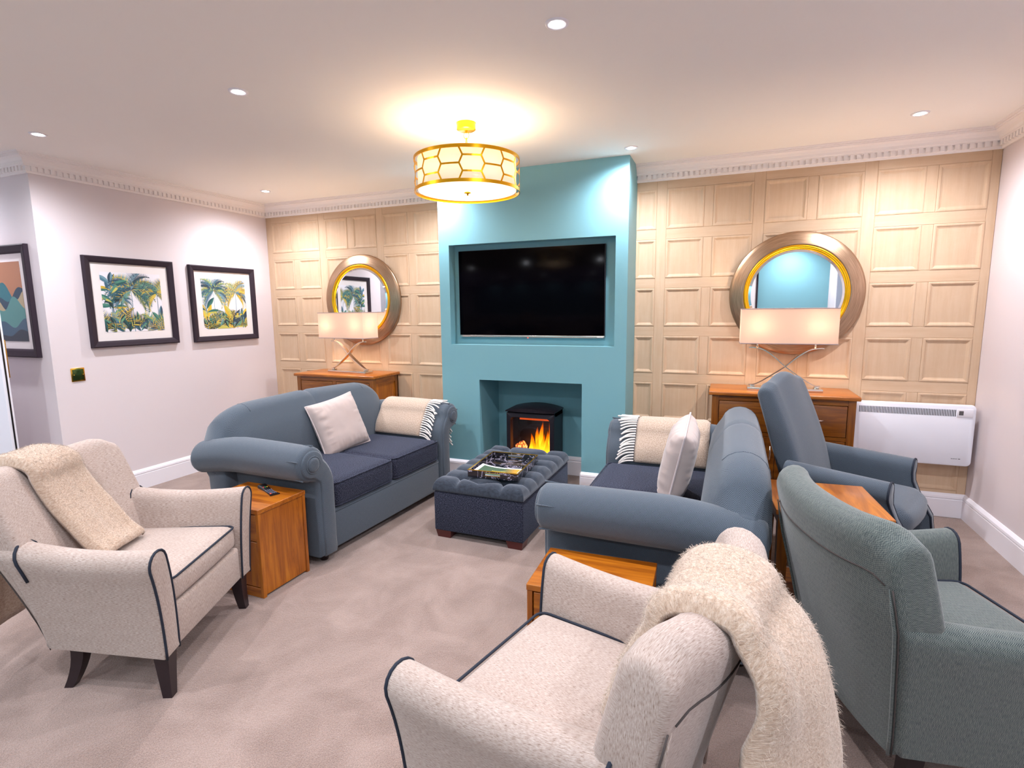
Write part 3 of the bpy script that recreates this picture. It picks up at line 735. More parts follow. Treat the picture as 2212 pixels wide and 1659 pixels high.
# ------------------------------------------------------------------ sideboards
def sideboard(loc, rz, label, w_=.90):
    s = thing('oak_sideboard', label, 'sideboard', loc, rz, 'oak sideboards along the panelled wall'); h_ = .865; d_ = .40; a = w_/2   # origin: centre, back edge y=0, front -d_
    boxo('top', M['oak_x'], s, -a, a, -d_-.02, 0, h_-.026, h_, .006, 3)
    b = a-.022; f = -d_
    for x0 in (-b, b-.045):
        for y0, y1 in ((f, f+.045), (-.05, -.005)): boxo('corner_post', M['oakd_z'], s, x0, x0+.045, y0, y1, 0, h_-.026, .002, 1)
    for sx in (-1, 1):
        x0, x1 = (sx*b-.02, sx*b-.004) if sx > 0 else (sx*b+.004, sx*b+.02)
        for z0, z1 in ((h_-.085, h_-.026), (.08, .15)): boxo('side_rail', M['oak_y'], s, x0, x1, f+.04, -.045, z0, z1, 0)
        x0, x1 = (sx*b-.026, sx*b-.012) if sx > 0 else (sx*b+.012, sx*b+.026)
        bm = nb(); box(bm, x0, x1, f+.04, -.045, .13, h_-.07); obj('side_panel', bm, M['oak_z'], s, False)
    bm = nb(); box(bm, -b, b, -.02, -.006, .08, h_-.03); box(bm, -b+.02, b-.02, f+.03, -.02, .08, .095); obj('carcass', bm, M['oakd_z'], s, False)
    bm = nb(); box(bm, -b+.045, b-.045, f+.004, f+.03, h_-.062, h_-.026); box(bm, -b+.045, b-.045, f+.004, f+.03, .565, .59); box(bm, -b+.045, b-.045, f+.004, f+.03, .07, .12); box(bm, -.02, .02, f+.004, f+.03, .12, h_-.06); obj('front_frame', bm, M['oakd_x'], s, False)
    for sx in (-1, 1):
        x0, x1 = (.023, b-.048) if sx > 0 else (-b+.048, -.023)
        dr = boxo('drawer', M['oakd_x'], s, x0, x1, f+.002, f+.022, .594, h_-.066, .003); xm = (x0+x1)/2
        bm = nb(); tube(bm, smooth_path([(xm-.05, f+.0, .70), (xm-.03, f-.018, .70), (xm, f-.024, .702), (xm+.03, f-.018, .70), (xm+.05, f+.0, .70)], 5), [.002, .003, .0035]+[.005]*15+[.0035, .003, .002] if False else .0045, 8); obj('handle', bm, M['chrome'], dr)
        dn = boxo('door', M['oakd_z'], s, x0, x1, f+.010, f+.022, .123, .562, .002)
        bm = nb()
        for q in ((x0, x0+.055, .123, .562), (x1-.055, x1, .123, .562)): box(bm, q[0], q[1], f+.001, f+.012, q[2], q[3], .002, 1)
        for q in ((x0+.055, x1-.055, .123, .185), (x0+.055, x1-.055, .50, .562)): box(bm, q[0], q[1], f+.001, f+.012, q[2], q[3], .002, 1)
        obj('door_frame', bm, M['oakd_x'], dn, False)
        hx = x0+.03 if sx > 0 else x1-.03
        bm = nb(); tube(bm, smooth_path([(hx, f, .40), (hx, f-.018, .42), (hx, f-.024, .45), (hx, f-.018, .48), (hx, f, .50)], 5), .0045, 8); obj('handle', bm, M['chrome'], dn)
    return s
sideboard((1.115, -.022, 0), 0, 'oak sideboard behind the left sofa, below the left mirror', .915)
sideboard((4.832, -.022, 0), 0, 'oak sideboard behind the high backed chair, below the right mirror', .915)

# ------------------------------------------------------------------ table lamps
def table_lamp(loc, rz, label, sw=.59, sd=.20):
    l = thing('table_lamp', label, 'lamp', loc, rz, 'crossed strip table lamps')
    boxo('base', M['chrome'], l, -.235, .235, -.055, .055, 0, .022, .003)
    boxo('base_foot', M['chrome'], l, -.215, -.185, -.02, .02, .022, .034, .003); boxo('base_foot', M['chrome'], l, .185, .215, -.02, .02, .022, .034, .003)
    for sx in (-1, 1):
        y0 = -.010*sx; P = smooth_path([(sx*-.225, y0, .036), (sx*-.18, y0, .044), (sx*-.10, y0, .095), (0, y0, .17), (sx*.07, y0, .235), (sx*.14, y0, .283), (sx*.20, y0, .297), (sx*.232, y0, .296)], 6)
        bm = nb(); rings = []
        for i, p in enumerate(P):
            tg = (P[min(i+1, len(P)-1)]-P[max(i-1, 0)]).normalized(); nn = Vector((-tg.z, 0, tg.x)); q = i/(len(P)-1); wd = .007+.014*math.sin(PI*q)
            rings.append([p+nn*.003+Vector((0, wd, 0)), p+nn*.003-Vector((0, wd, 0)), p-nn*.003-Vector((0, wd, 0)), p-nn*.003+Vector((0, wd, 0))])
        loft(bm, rings); fixn(bm); obj('curved_strip', bm, M['chrome'], l, angle=40)
    for sx in (-1, 1):
        bm = nb(); tube(bm, [(sx*.18, 0, .29), (sx*.18, 0, .345)], .006, 10); obj('lamp_stem', bm, M['chrome'], l)
        bm = nb(); bmesh.ops.create_uvsphere(bm, u_segments=14, v_segments=10, radius=.026, matrix=Matrix.Translation((sx*.18, 0, .43))); obj('bulb', bm, M['bulb'], l)
        point(l, (sx*.18, 0, .45), LAMP_W, WARM, .03)
    z0, z1 = .328, .568; bm = nb()
    loft(bm, [[(x, y, z) for x, y, _ in rrect(sw, sd, .006, 0, 3)] for z in (z0, z1)], True, False, False); bmesh.ops.solidify(bm, geom=bm.faces[:], thickness=.0015); fixn(bm)
    sh = obj('lamp_shade', bm, M['shade'], l, angle=30)
    bm = nb()
    for z in (z0, z1-.005): loft(bm, [[(x, y, zz) for x, y, _ in rrect(sw+e, sd+e, .006, 0, 3)] for zz, e in ((z, .0), (z, .004), (z+.005, .004), (z+.005, .0))], True, False, False)
    fixn(bm); obj('shade_trim', bm, plain('grey_shade_trim', rgb(150, 138, 146), .6), sh, False)
table_lamp((1.155, -.235, .865), math.radians(-6), 'rectangular shaded lamp on the left sideboard', .56, .20)
table_lamp((4.857, -.25, .865), math.radians(1), 'rectangular shaded lamp on the right sideboard', .59, .20)

# ------------------------------------------------------------------ side tables
def cube_table(loc, rz, w_, d_, h_, label, grp):
    s = thing('side_table', label, 'table', loc, rz, grp)                # origin centre of footprint, drawer on -y side
    a, b = w_/2, d_/2
    boxo('top', M['oak_x'], s, -a, a, -b, b, h_-.024, h_, .002, 1)
    for sx in (-1, 1):
        x0, x1 = (a-.02, a-.006) if sx > 0 else (-a+.006, -a+.02)
        boxo('side_panel', M['oak_z'], s, x0, x1, -b+.02, b-.02, .012, h_-.024, 0)
        for y0 in (-b+.003, b-.023): boxo('edge_post', M['oak_z'], s, *((a-.022, a-.002) if sx > 0 else (-a+.002, -a+.022)), y0, y0+.02, 0, h_-.024, .001, 1)
    boxo('back_panel', M['oak_z'], s, -a+.02, a-.02, b-.02, b-.008, .012, h_-.024, 0)
    boxo('front_rail', M['oak_x'], s, -a+.022, a-.022, -b+.003, -b+.02, .0, .05, .001, 1)
    dr = boxo('drawer', M['oak_x'], s, -a+.026, a-.026, -b+.005, -b+.02, .30, h_-.030, .002, 1)
    bm = nb(); tube(bm, smooth_path([(-.045, -b+.004, .375), (-.02, -b-.014, .375), (.02, -b-.014, .375), (.045, -b+.004, .375)], 5), .004, 8); obj('handle', bm, M['chrome'], dr)
    boxo('door', M['oak_z'], s, -a+.026, a-.026, -b+.005, -b+.02, .054, .295, .002, 1)
    return s
cube_table((2.125, -2.318, 0), math.radians(-1), .43, .325, .470, 'oak cabinet side table with a remote control on it, beside the left sofa', 'oak cabinet side tables')
cube_table((4.045, -2.525, 0), math.radians(1.5), .43, .315, .470, 'oak cabinet side table between the right sofa and the near beige armchair', 'oak cabinet side tables')
s = thing('lamp_table', 'square oak table with four legs between the high backed chair and herringbone chair', 'table', (4.895, -1.735, 0), math.radians(4))
a = .205
boxo('top', M['oak_y'], s, -a-.012, a+.012, -a-.012, a+.012, .576, .60, .004, 2)
for x in (-1, 1):
    for y in (-1, 1):
        bm = nb(); cx_, cy_ = x*(a-.022), y*(a-.022); loft(bm, [[(cx_+e*p, cy_+e*q, z) for p, q in ((-1, -1), (1, -1), (1, 1), (-1, 1))] for z, e in ((0, .017), (.5, .022), (.576, .022))]); fixn(bm); obj('leg', bm, M['oakd_z'], s, False)
for x in (-1, 1):
    boxo('apron', M['oakd_x'], s, -a+.04, a-.04, *sorted((x*(a-.006), x*(a-.024))), .515, .576, .001, 1); boxo('apron', M['oakd_x'], s, *sorted((x*(a-.006), x*(a-.024))), -a+.04, a-.04, .515, .576, .001, 1)
boxo('lower_shelf', M['oakd_x'], s, -a+.02, a-.02, -a+.02, a-.02, .15, .165, .001, 1)

# remote control
s = thing('remote_control', 'black remote control lying on the left side table', 'remote', (2.16, -2.24, .470), math.radians(-24))
bm = nb(); rings = []
for k in range(15):
    q = k/14; x = -.095+.19*q; wd = .024-.006*math.sin(PI*q)+.002*q; hh = .012+.006*math.cos(q*PI*1.4); rings.append([(x, -wd, .001), (x, -wd*.98, hh*.7), (x, -wd*.7, hh), (x, wd*.7, hh), (x, wd*.98, hh*.7), (x, wd, .001)])
loft(bm, rings); fixn(bm); obj('body', bm, M['black'], s, angle=60)
btn = plain('grey_keys', rgb(120, 120, 140), .5)
for i in range(5):
    for j in range(4):
        x = .0+.017*i; q = (x+.095)/.19; h0 = .012+.006*math.cos(q*PI*1.4)
        boxo('button', M['led'] if (i, j) == (4, 0) else btn, s, x, x+.008, -.017+j*.0095, -.017+j*.0095+.005, h0-.002, h0+.0015, 0)
for j, c in enumerate(((220, 60, 60), (60, 160, 80), (230, 190, 50))): boxo('colour_key', plain('key_colour', rgb(*c), .5), s, -.045, -.037, -.014+j*.010, -.008+j*.010, .008, .0158, 0)

# ------------------------------------------------------------------ ottoman, tray, magazine
O = thing('tufted_ottoman', 'navy storage ottoman with deep buttoned lid in front of the stove', 'ottoman', (3.09, -1.055, 0), math.radians(-1))
OW, OD = .61, .93
bm = nb(); box(bm, -OW/2, OW/2, -OD/2, OD/2, .05, .305, .008, 3); obj('body', bm, M['navy'], O, angle=60)
bm = nb(); tube(bm, rrect(OW-.03, OD-.03, .01, .309, 3), .0035, 6, True); obj('lid_gap', bm, M['gap'], O)
bm = nb(); uvl = bm.loops.layers.uv.verify(); NX, NY = 66, 92
rows = [-.93/2+.115+i*.14 for i in range(6)]; seg = []; btns = []
for i, y in enumerate(rows):
    for x in (-.15, .15): btns.append((x, y))
    seg += [((-.15, y), (-.34, y)), ((.15, y), (.34, y))]
    if i < 5:
        m_ = (0, y+.07); btns.append(m_)
        for x in (-.15, .15): seg += [((x, y), m_), ((x, rows[i+1]), m_)]
for y0, y1 in ((rows[0], -.5), (rows[-1], .5)):
    for x in (-.15, .15): seg.append(((x, y0), (x, y1)))
seg += [((-.15, rows[0]), (0, rows[0]-.07)), ((.15, rows[0]), (0, rows[0]-.07))]
def dseg(px, py, s):
    (ax, ay), (bx_, by_) = s; dx, dy = bx_-ax, by_-ay; t_ = max(0, min(1, ((px-ax)*dx+(py-ay)*dy)/(dx*dx+dy*dy))); return math.hypot(px-ax-dx*t_, py-ay-dy*t_)
grid = []
for j in range(NY+1):
    row = []
    for i in range(NX+1):
        u, v = i/NX*2-1, j/NY*2-1
        su = math.copysign(1-(1-abs(u))**1.5, u); sv = math.copysign(1-(1-abs(v))**1.5, v)
        x, y = su*(OW/2+.006), sv*(OD/2+.006)
        d = min(dseg(x, y, q) for q in seg); db = min(math.hypot(x-q[0], y-q[1]) for q in btns)
        e = min(OW/2+.006-abs(x), OD/2+.006-abs(y)); fall = math.sqrt(max(0, 1-(1-min(1, e/.05))**2))
        hgt = .082*(1-.46*math.exp(-(d/.016)))-.036*math.exp(-(db/.03)**2)*min(1, e/.05)
        row.append(bm.verts.new((x*(1 if e > .001 else 1), y, .318+hgt*fall*(.9 if fall < 1 else .9))))
    grid.append(row)
for j in range(NY):
    for i in range(NX):
        f = bm.faces.new([grid[j][i], grid[j][i+1], grid[j+1][i+1], grid[j+1][i]])
        for l in f.loops: l[uvl].uv = (l.vert.co.x, l.vert.co.y)
b0 = [bm.verts.new((x, y, .312)) for x, y in ((-OW/2, -OD/2), (OW/2, -OD/2), (OW/2, OD/2), (-OW/2, OD/2))]; bm.faces.new(b0[::-1])
per = [grid[0][i] for i in range(NX)]+[grid[j][NX] for j in range(NY)]+[grid[NY][i] for i in range(NX, 0, -1)]+[grid[j][0] for j in range(NY, 0, -1)]
low = [bm.verts.new((v.co.x*.985, v.co.y*.99, .311)) for v in per]
for i in range(len(per)): f = bm.faces.new([per[i], low[i], low[(i+1) % len(per)], per[(i+1) % len(per)]])
fixn(bm); obj('buttoned_lid', bm, M['velvet'], O)
for x, y in btns:
    pass
for x in (-1, 1):
    for y in (-1, 1):
        bm = nb(); cx_, cy_ = x*(OW/2-.06), y*(OD/2-.055); loft(bm, [[(cx_+e*p*.055, cy_+e*q*.05, z) for p, q in ((-1, -1), (1, -1), (1, 1), (-1, 1))] for z, e in ((0, .82), (.05, 1.))]); fixn(bm); obj('foot', bm, M['mahog'], O, False)
T_ = thing('serving_tray', 'black marbled tray with gold rim resting on the ottoman', 'tray', (3.135, -1.195, .397), math.radians(3))
tw, td = .335, .455
bm = nb(); box(bm, -tw/2, tw/2, -td/2, td/2, 0, .005); obj('base', bm, M['marble'], T_, False)
for n_, q in (('side_wall', (-tw/2, -tw/2+.006, -td/2, td/2)), ('side_wall', (tw/2-.006, tw/2, -td/2, td/2))): boxo(n_, M['marble'], T_, *q, .004, .045, .001, 1)
for sy in (-1, 1):
    y0, y1 = (td/2-.006, td/2) if sy > 0 else (-td/2, -td/2+.006)
    bm = nb(); box(bm, -tw/2+.006, -.05, y0, y1, .004, .045); box(bm, .05, tw/2-.006, y0, y1, .004, .045); box(bm, -.05, .05, y0, y1, .004, .018); box(bm, -.05, .05, y0, y1, .034, .045); obj('handle_wall', bm, M['marble'], T_, False)
    bm = nb(); box(bm, -.052, .052, y0-.001, y1+.001, .016, .018); box(bm, -.052, .052, y0-.001, y1+.001, .034, .036); obj('handle_edge', bm, M['gold'], T_, False)
bm = nb(); rings = [[(x, y, z) for x, y in ((-tw/2+i, -td/2+i), (tw/2-i, -td/2+i), (tw/2-i, td/2-i), (-tw/2+i, td/2-i))] for i, z in ((-.0005, .0445), (-.0005, .0475), (.0065, .0475), (.0065, .0445))]
loft(bm, rings+[rings[0]], True, False, False); fixn(bm); obj('gold_rim', bm, M['gold'], T_, False)
G = thing('magazine', 'green and orange magazine lying in the tray', 'magazine', (3.142, -1.312, .4035), math.radians(2))
bm = nb(); cl = bm.loops.layers.float_color.new('Col'); n = 14
def mz(x, k): return .006+k*.0025+.018*max(0, -x/.15)**2+.006*max(0, x/.15)**2
def sheet(k, x0, x1, y0, y1, cf):
    vs = [[bm.verts.new((x0+(x1-x0)*i/n, y, mz(x0+(x1-x0)*i/n, k))) for i in range(n+1)] for y in (y0, y1)]
    for i in range(n):
        f = bm.faces.new([vs[0][i], vs[0][i+1], vs[1][i+1], vs[1][i]])
        for l in f.loops: l[cl] = cf(i/n)
sheet(0, -.148, .148, -.095, .095, lambda q: rgb(236, 234, 244)); sheet(.6, -.135, .142, -.088, .086, lambda q: rgb(240, 238, 246))
obj('pages', bm, M['vcol'], G, uv=False)
bm = nb(); cl = bm.loops.layers.float_color.new('Col'); sheet(1.0, -.125, .128, -.086, .07, lambda q: rgb(60+170*max(0, q-.5)*2, 84+70*max(0, q-.5)*2, 62-40*max(0, q-.6)*2)); obj('cover', bm, M['vcol'], G, uv=False)
bm = nb(); cl = bm.loops.layers.float_color.new('Col'); rr = random.Random(2)
for r_ in range(2):
    x = -.045
    for i in range(9):
        wd = rr.uniform(.004, .009); z = mz(x, 1.25)
        f = bm.faces.new([bm.verts.new(p) for p in ((x, -.03+r_*.022, z), (x+wd, -.03+r_*.022, z), (x+wd, -.018+r_*.022, z), (x, -.018+r_*.022, z))]); x += wd+.0035
        for l in f.loops: l[cl] = rgb(210, 190, 80)
obj('title_marks', bm, M['vcol'], G, uv=False)

# ------------------------------------------------------------------ sofas
AX, ARC, ARR = .565, (.735, .612), .100      # arm inner face, roll centre (x,z), roll radius
SD = .825                                      # arm depth
def arm_outline(sx, grow=0., zb=.05):
    """outline of a scroll arm in x-z from the inner foot, over the roll, to the outer foot"""
    cx_, cz_ = ARC; r = ARR+grow; P = []
    for z in (zb, .15, .25, .35, .44): P.append((AX+.004*0-grow, z))
    for k in range(5):
        t_ = k/5; P.append((AX-grow+.078*0+(cx_-r-(AX-grow))*t_*t_, .47+(cz_+.01-.47)*t_))
    a0, a1 = 175, -95
    for k in range(19):
        a = math.radians(a0+(a1-a0)*k/18); P.append((cx_+r*math.cos(a), cz_+r*math.sin(a)))
    P += [(.705+grow, .50), (.702+grow, .46), (.70+grow, .35), (.70+grow, .2), (.70+grow, zb)]
    return [(sx*x, z) for x, z in P]
def back_h(u):
    """camel back height over lateral position u in -1..1"""
    a = abs(u); return .69+.175*math.sqrt(max(0, 1-max(0, (a-.58)/.42)**2.6)) + .022*(1-a) - .010*math.exp(-(a/.03)**2)
def sofa(loc, rz, label):
    S = thing('two_seat_sofa', label, 'sofa', loc, rz, 'pair of blue scroll arm sofas'); fab = M['diamond']
    for sx in (-1, 1):
        ys = [.0, .06, .2, .4, .5, .6, .68, .75, .81, SD]; rings = []
        for y in ys:
            k = max(0, (y-.5)/.38); rings.append([(x+sx*.015*k*max(0, min(1, (z-.4)/.1)), y, z-.05*k**1.5*max(0, min(1, (z-.4)/.1))) for x, z in arm_outline(sx, .006*math.sin(PI*min(1, y/.8)))])
        if sx < 0: rings = [r[::-1] for r in rings]
        rings = rounded_ends(rings, .028, (0, -1, 0), (0, 1, 0))
        bm = nb(); loft(bm, rings); fixn(bm); arm = obj('arm', bm, fab, S, angle=70)
        # facing: slim band that follows the scroll, and its disc
        out = [p for p in arm_outline(sx, -.022, .055)]; bm = nb(); r0 = [(x, -.022, z) for x, z in out]; r1 = [(x, -.033, z) for x, z in out]
        if sx < 0: r0, r1 = r0[::-1], r1[::-1]
        loft(bm, [r0, r1, inset_ring(r1, .008, (0, -.005, 0))]); fixn(bm); obj('arm_facing', bm, fab, arm, angle=60)
        bm = nb(); lathe(bm, [(.0005, -.050), (.026, -.050), (.038, -.047), (.044, -.040), (.044, -.03)], 28, 'y', (sx*ARC[0], 0, ARC[1])); obj('scroll_disc', bm, fab, arm)
        bm = nb(); tube(bm, [(sx*ARC[0]+.047*math.cos(a), -.040, ARC[1]+.047*math.sin(a)) for a in [2*PI*k/32 for k in range(32)]], .0035, 6, True); obj('scroll_cord', bm, fab, arm)
        for k, a in enumerate((100, 20, -50)):   # gathered pleats near the front of the roll
            a = math.radians(a) if sx > 0 else PI-math.radians(a); bm = nb()
            tube(bm, [(sx*ARC[0]+(ARR+.003-.003*q)*math.cos(a), -.022+.09*q, ARC[1]+(ARR+.003-.003*q)*math.sin(a)) for q in [i/6 for i in range(7)]], [.004*(1-q) + .0005 for q in [i/6 for i in range(7)]], 6); obj('pleat', bm, fab, arm)
    # back: two humps lofted along x
    for sx in (-1, 1):
        bm = nb(); rings = []; n = 20
        for k in range(n+1):
            q = k/n; u = sx*(.004+.996*q); x = u*.735; zt = back_h(u); yc = .0
            cl_ = [(.655, .08), (.655, .25), (.66, .45), (.665, .58), (.675, zt-.20), (.69, zt-.15), (.705, zt-.10)]; w_ = 1-.25*max(0, (abs(u)-.8)/.2)**2
            pr = ribbon([(a_, b_) for a_, b_ in cl_], [.11, .12*w_, .125*w_, .125*w_, .122*w_, .115*w_, .100], 10)
            rings.append([(x*(1+.02*(z > .5)), y+.06, z) for y, z in pr])
        if sx < 0: rings = rings[::-1]
        rings = rounded_ends(rings, .035, (-1, 0, 0), (1, 0, 0)); loft(bm, rings); fixn(bm); b = obj('back_hump', bm, fab, S, angle=80)
        bm = nb(); ux = sx*.72
        zt = back_h(ux); P_ = ribbon([(.675, zt-.20), (.69, zt-.15), (.705, zt-.10)], [.122, .115, .101], 10); tube(bm, [(ux*.735, y+.06, z) for y, z in P_[3:12]], .0024, 6); obj('seam', bm, fab, b)
    bm = nb(); box(bm, -AX-.01, AX+.01, .0, .72, .05, .295, .012, 3); obj('front_rail', bm, fab, S, angle=60)
    bm = nb(); tube(bm, [(-AX, -.001, .275), (AX, -.001, .275)], .003, 6); obj('rail_seam', bm, fab, S)
    for sx in (-1, 1):
        bm = nb(); cw_ = AX-.006; cushion(bm, cw_, .66, .155, .035, .012, 14, (sx*cw_/2+sx*.002, .315, .375), .01); cu = obj('seat_cushion', bm, M['navy'], S)
        for z in (.445, .308):
            bm = nb(); tube(bm, rrect(cw_-.008, .655, .04, z, 5, (sx*cw_/2+sx*.002, .315)), .005, 6, True); obj('cushion_cord', bm, M['navy'], cu)
    for x in (-.62, .62):
        for y in (.04, .78):
            bm = nb(); lathe(bm, [(.022, 0), (.034, .05)], 14, 'z', (x, y, 0), True, True); obj('foot', bm, M['darkleg'], S)
    return S
SL = sofa((2.395, -1.40, 0), facing(.998, -.060), 'blue two seat sofa by the left wall, facing right')
SR = sofa((3.795, -1.545, 0), facing(-1, .008), 'blue two seat sofa right of the ottoman, seen from behind its near arm')

def pillow(loc, rot, label):
    t = thing('scatter_cushion', label, 'cushion', loc, 0, 'blush velvet scatter cushions'); t.rotation_euler = rot
    bm = nb(); uvl = bm.loops.layers.uv.verify(); n = 36; L = .200; top, bot = [], []
    def pt(i, j, s):
        u, v = i/n*2-1, j/n*2-1; pin = 1-.055*(1-u*u)*abs(v)**3-.0; pinv = 1-.055*(1-v*v)*abs(u)**3
        th = .080*((1-u**4)*(1-v**4))**.55; e = max(abs(u), abs(v))
        wr = .05*(noise.noise(Vector((u*11, v*2.2, s*4+loc[0])))*max(0, abs(v)-.5)*(1-abs(v))*3+noise.noise(Vector((u*2.2, v*11, s*4+9+loc[0])))*max(0, abs(u)-.5)*(1-abs(u))*3)+.004*noise.noise(Vector((u*3, v*3, 5+loc[0])))*(1-max(abs(u), abs(v)))
        return (u*L*pinv, s*(th+wr), v*L*pin)
    for s in (-1, 1):
        g = [[bm.verts.new(pt(i, j, s)) for i in range(n+1)] for j in range(n+1)]
        for j in range(n):
            for i in range(n):
                f = bm.faces.new([g[j][i], g[j][i+1], g[j+1][i+1], g[j+1][i]]);
                for l in f.loops: l[uvl].uv = (l.vert.co.x, l.vert.co.z)
    bmesh.ops.remove_doubles(bm, verts=bm.verts, dist=1e-4); fixn(bm); obj('cover', bm, M['pillow'], t)
    bm = nb(); P_ = []
    for a, b in (((-1, -1), (1, -1)), ((1, -1), (1, 1)), ((1, 1), (-1, 1)), ((-1, 1), (-1, -1))):
        for k in range(n): u = a[0]+(b[0]-a[0])*k/n; v = a[1]+(b[1]-a[1])*k/n; P_.append((u*L*(1-.055*(1-v*v)*abs(u)**3), 0, v*L*(1-.055*(1-u*u)*abs(v)**3)))
    tube(bm, P_, .005, 6, True); obj('edge_cord', bm, M['pillow_trim'], t)
pillow((1.875, -1.295, .628), (math.radians(-20), math.radians(-8), math.radians(78)), 'blush velvet cushion leaning on the back of the left sofa')
pillow((4.265, -1.55, .665), (math.radians(-12), math.radians(6), math.radians(-90)), 'blush velvet cushion seen edge on, leaning in the right sofa')

def drape(bm, path, normals, x0, x1, nx, axis, th, amp, seed, edge=None, bulge=None):
    """cloth: path is list of 3-D points (for lateral 0), lateral along axis vector; returns grid of outer points and normals"""
    uvl = bm.loops.layers.uv.verify(); ax = Vector(axis); G_, N_ = [], []
    acc = [0]
    for a, b in zip(path, path[1:]): acc.append(acc[-1]+(Vector(b)-Vector(a)).length)
    for j, (p, nn) in enumerate(zip(path, normals)):
        row = []; nr = []
        for i in range(nx+1):
            q = i/nx; x = x0+(x1-x0)*q
            if edge: x += edge(q, acc[j]/acc[-1])
            o_ = amp*(noise.noise(Vector((x*7, acc[j]*2.2, seed)))+.5*noise.noise(Vector((x*17, acc[j]*5, seed+3))))
            ed = min(1, min(q, 1-q)/.09, (j+.6)/2.2, (len(path)-1-j+.6)/2.2); ed = math.sqrt(max(.04, 1-(1-ed)**2)); row.append(Vector(p)+ax*x+Vector(nn)*(th*ed-.010*(1-ed)+max(o_, -th*.4)*ed+(bulge(q, acc[j]/acc[-1]) if bulge else 0))); nr.append(Vector(nn))
        G_.append(row); N_.append(nr)
    def sheet_(off, flip):
        V = [[bm.verts.new(G_[j][i]-N_[j][i]*off) for i in range(nx+1)] for j in range(len(path))]
        for j in range(len(path)-1):
            for i in range(nx):
                q = [V[j][i], V[j][i+1], V[j+1][i+1], V[j+1][i]]; t_ = [(i, j), (i+1, j), (i+1, j+1), (i, j+1)]
                if flip: q.reverse(); t_.reverse()
                f = bm.faces.new(q)
                for l, (a, b) in zip(f.loops, t_): l[uvl].uv = ((x1-x0)*a/nx, acc[b])
        return V
    A = sheet_(0, False); B = sheet_(th*.35, True); m, k = len(path), nx+1
    pa = [A[0][i] for i in range(k)]+[A[j][-1] for j in range(1, m)]+[A[-1][i] for i in range(k-2, -1, -1)]+[A[j][0] for j in range(m-2, 0, -1)]
    pb = [B[0][i] for i in range(k)]+[B[j][-1] for j in range(1, m)]+[B[-1][i] for i in range(k-2, -1, -1)]+[B[j][0] for j in range(m-2, 0, -1)]
    for i in range(len(pa)):
        f = bm.faces.new([pa[i], pb[i], pb[(i+1) % len(pa)], pa[(i+1) % len(pa)]])
        for l in f.loops: l[uvl].uv = (l.vert.co.x+l.vert.co.y, l.vert.co.z+l.vert.co.y)
    fixn(bm); return G_, N_
def fuzz(parent, G_, N_, count, length, seed):
    rnd = random.Random(seed); bm = nb(); m, k = len(G_), len(G_[0])
    for _ in range(count):
        j, i = rnd.randrange(m-1), rnd.randrange(k-1); a, b = rnd.random(), rnd.random()
        p = G_[j][i].lerp(G_[j][i+1], a).lerp(G_[j+1][i].lerp(G_[j+1][i+1], a), b); nn = N_[j][i]
        d = (nn*rnd.uniform(.3, 1)+Vector((rnd.uniform(-1, 1), rnd.uniform(-1, 1), rnd.uniform(-1.2, .5)))).normalized()
        s = d.cross(Vector((rnd.random(), rnd.random(), rnd.random()))).normalized()*.00026; L = length*rnd.uniform(.4, 1.2); c = p+d*L*.6; e = p+d*L+Vector((0, 0, -L*.35))+s*rnd.uniform(-20, 20)
        v = [bm.verts.new(q) for q in (p-s, p+s, c+s, c-s, e)]; bm.faces.new(v[:4]); bm.faces.new([v[3], v[2], v[4]])
    o = obj('wool_fuzz', bm, M['fibre'], parent, False, uv=False); o['kind'] = 'stuff'
def path_normals(P):
    out = []
    for i in range(len(P)):
        t_ = (Vector(P[min(i+1, len(P)-1)])-Vector(P[max(i-1, 0)])).normalized(); out.append(t_)
    return out
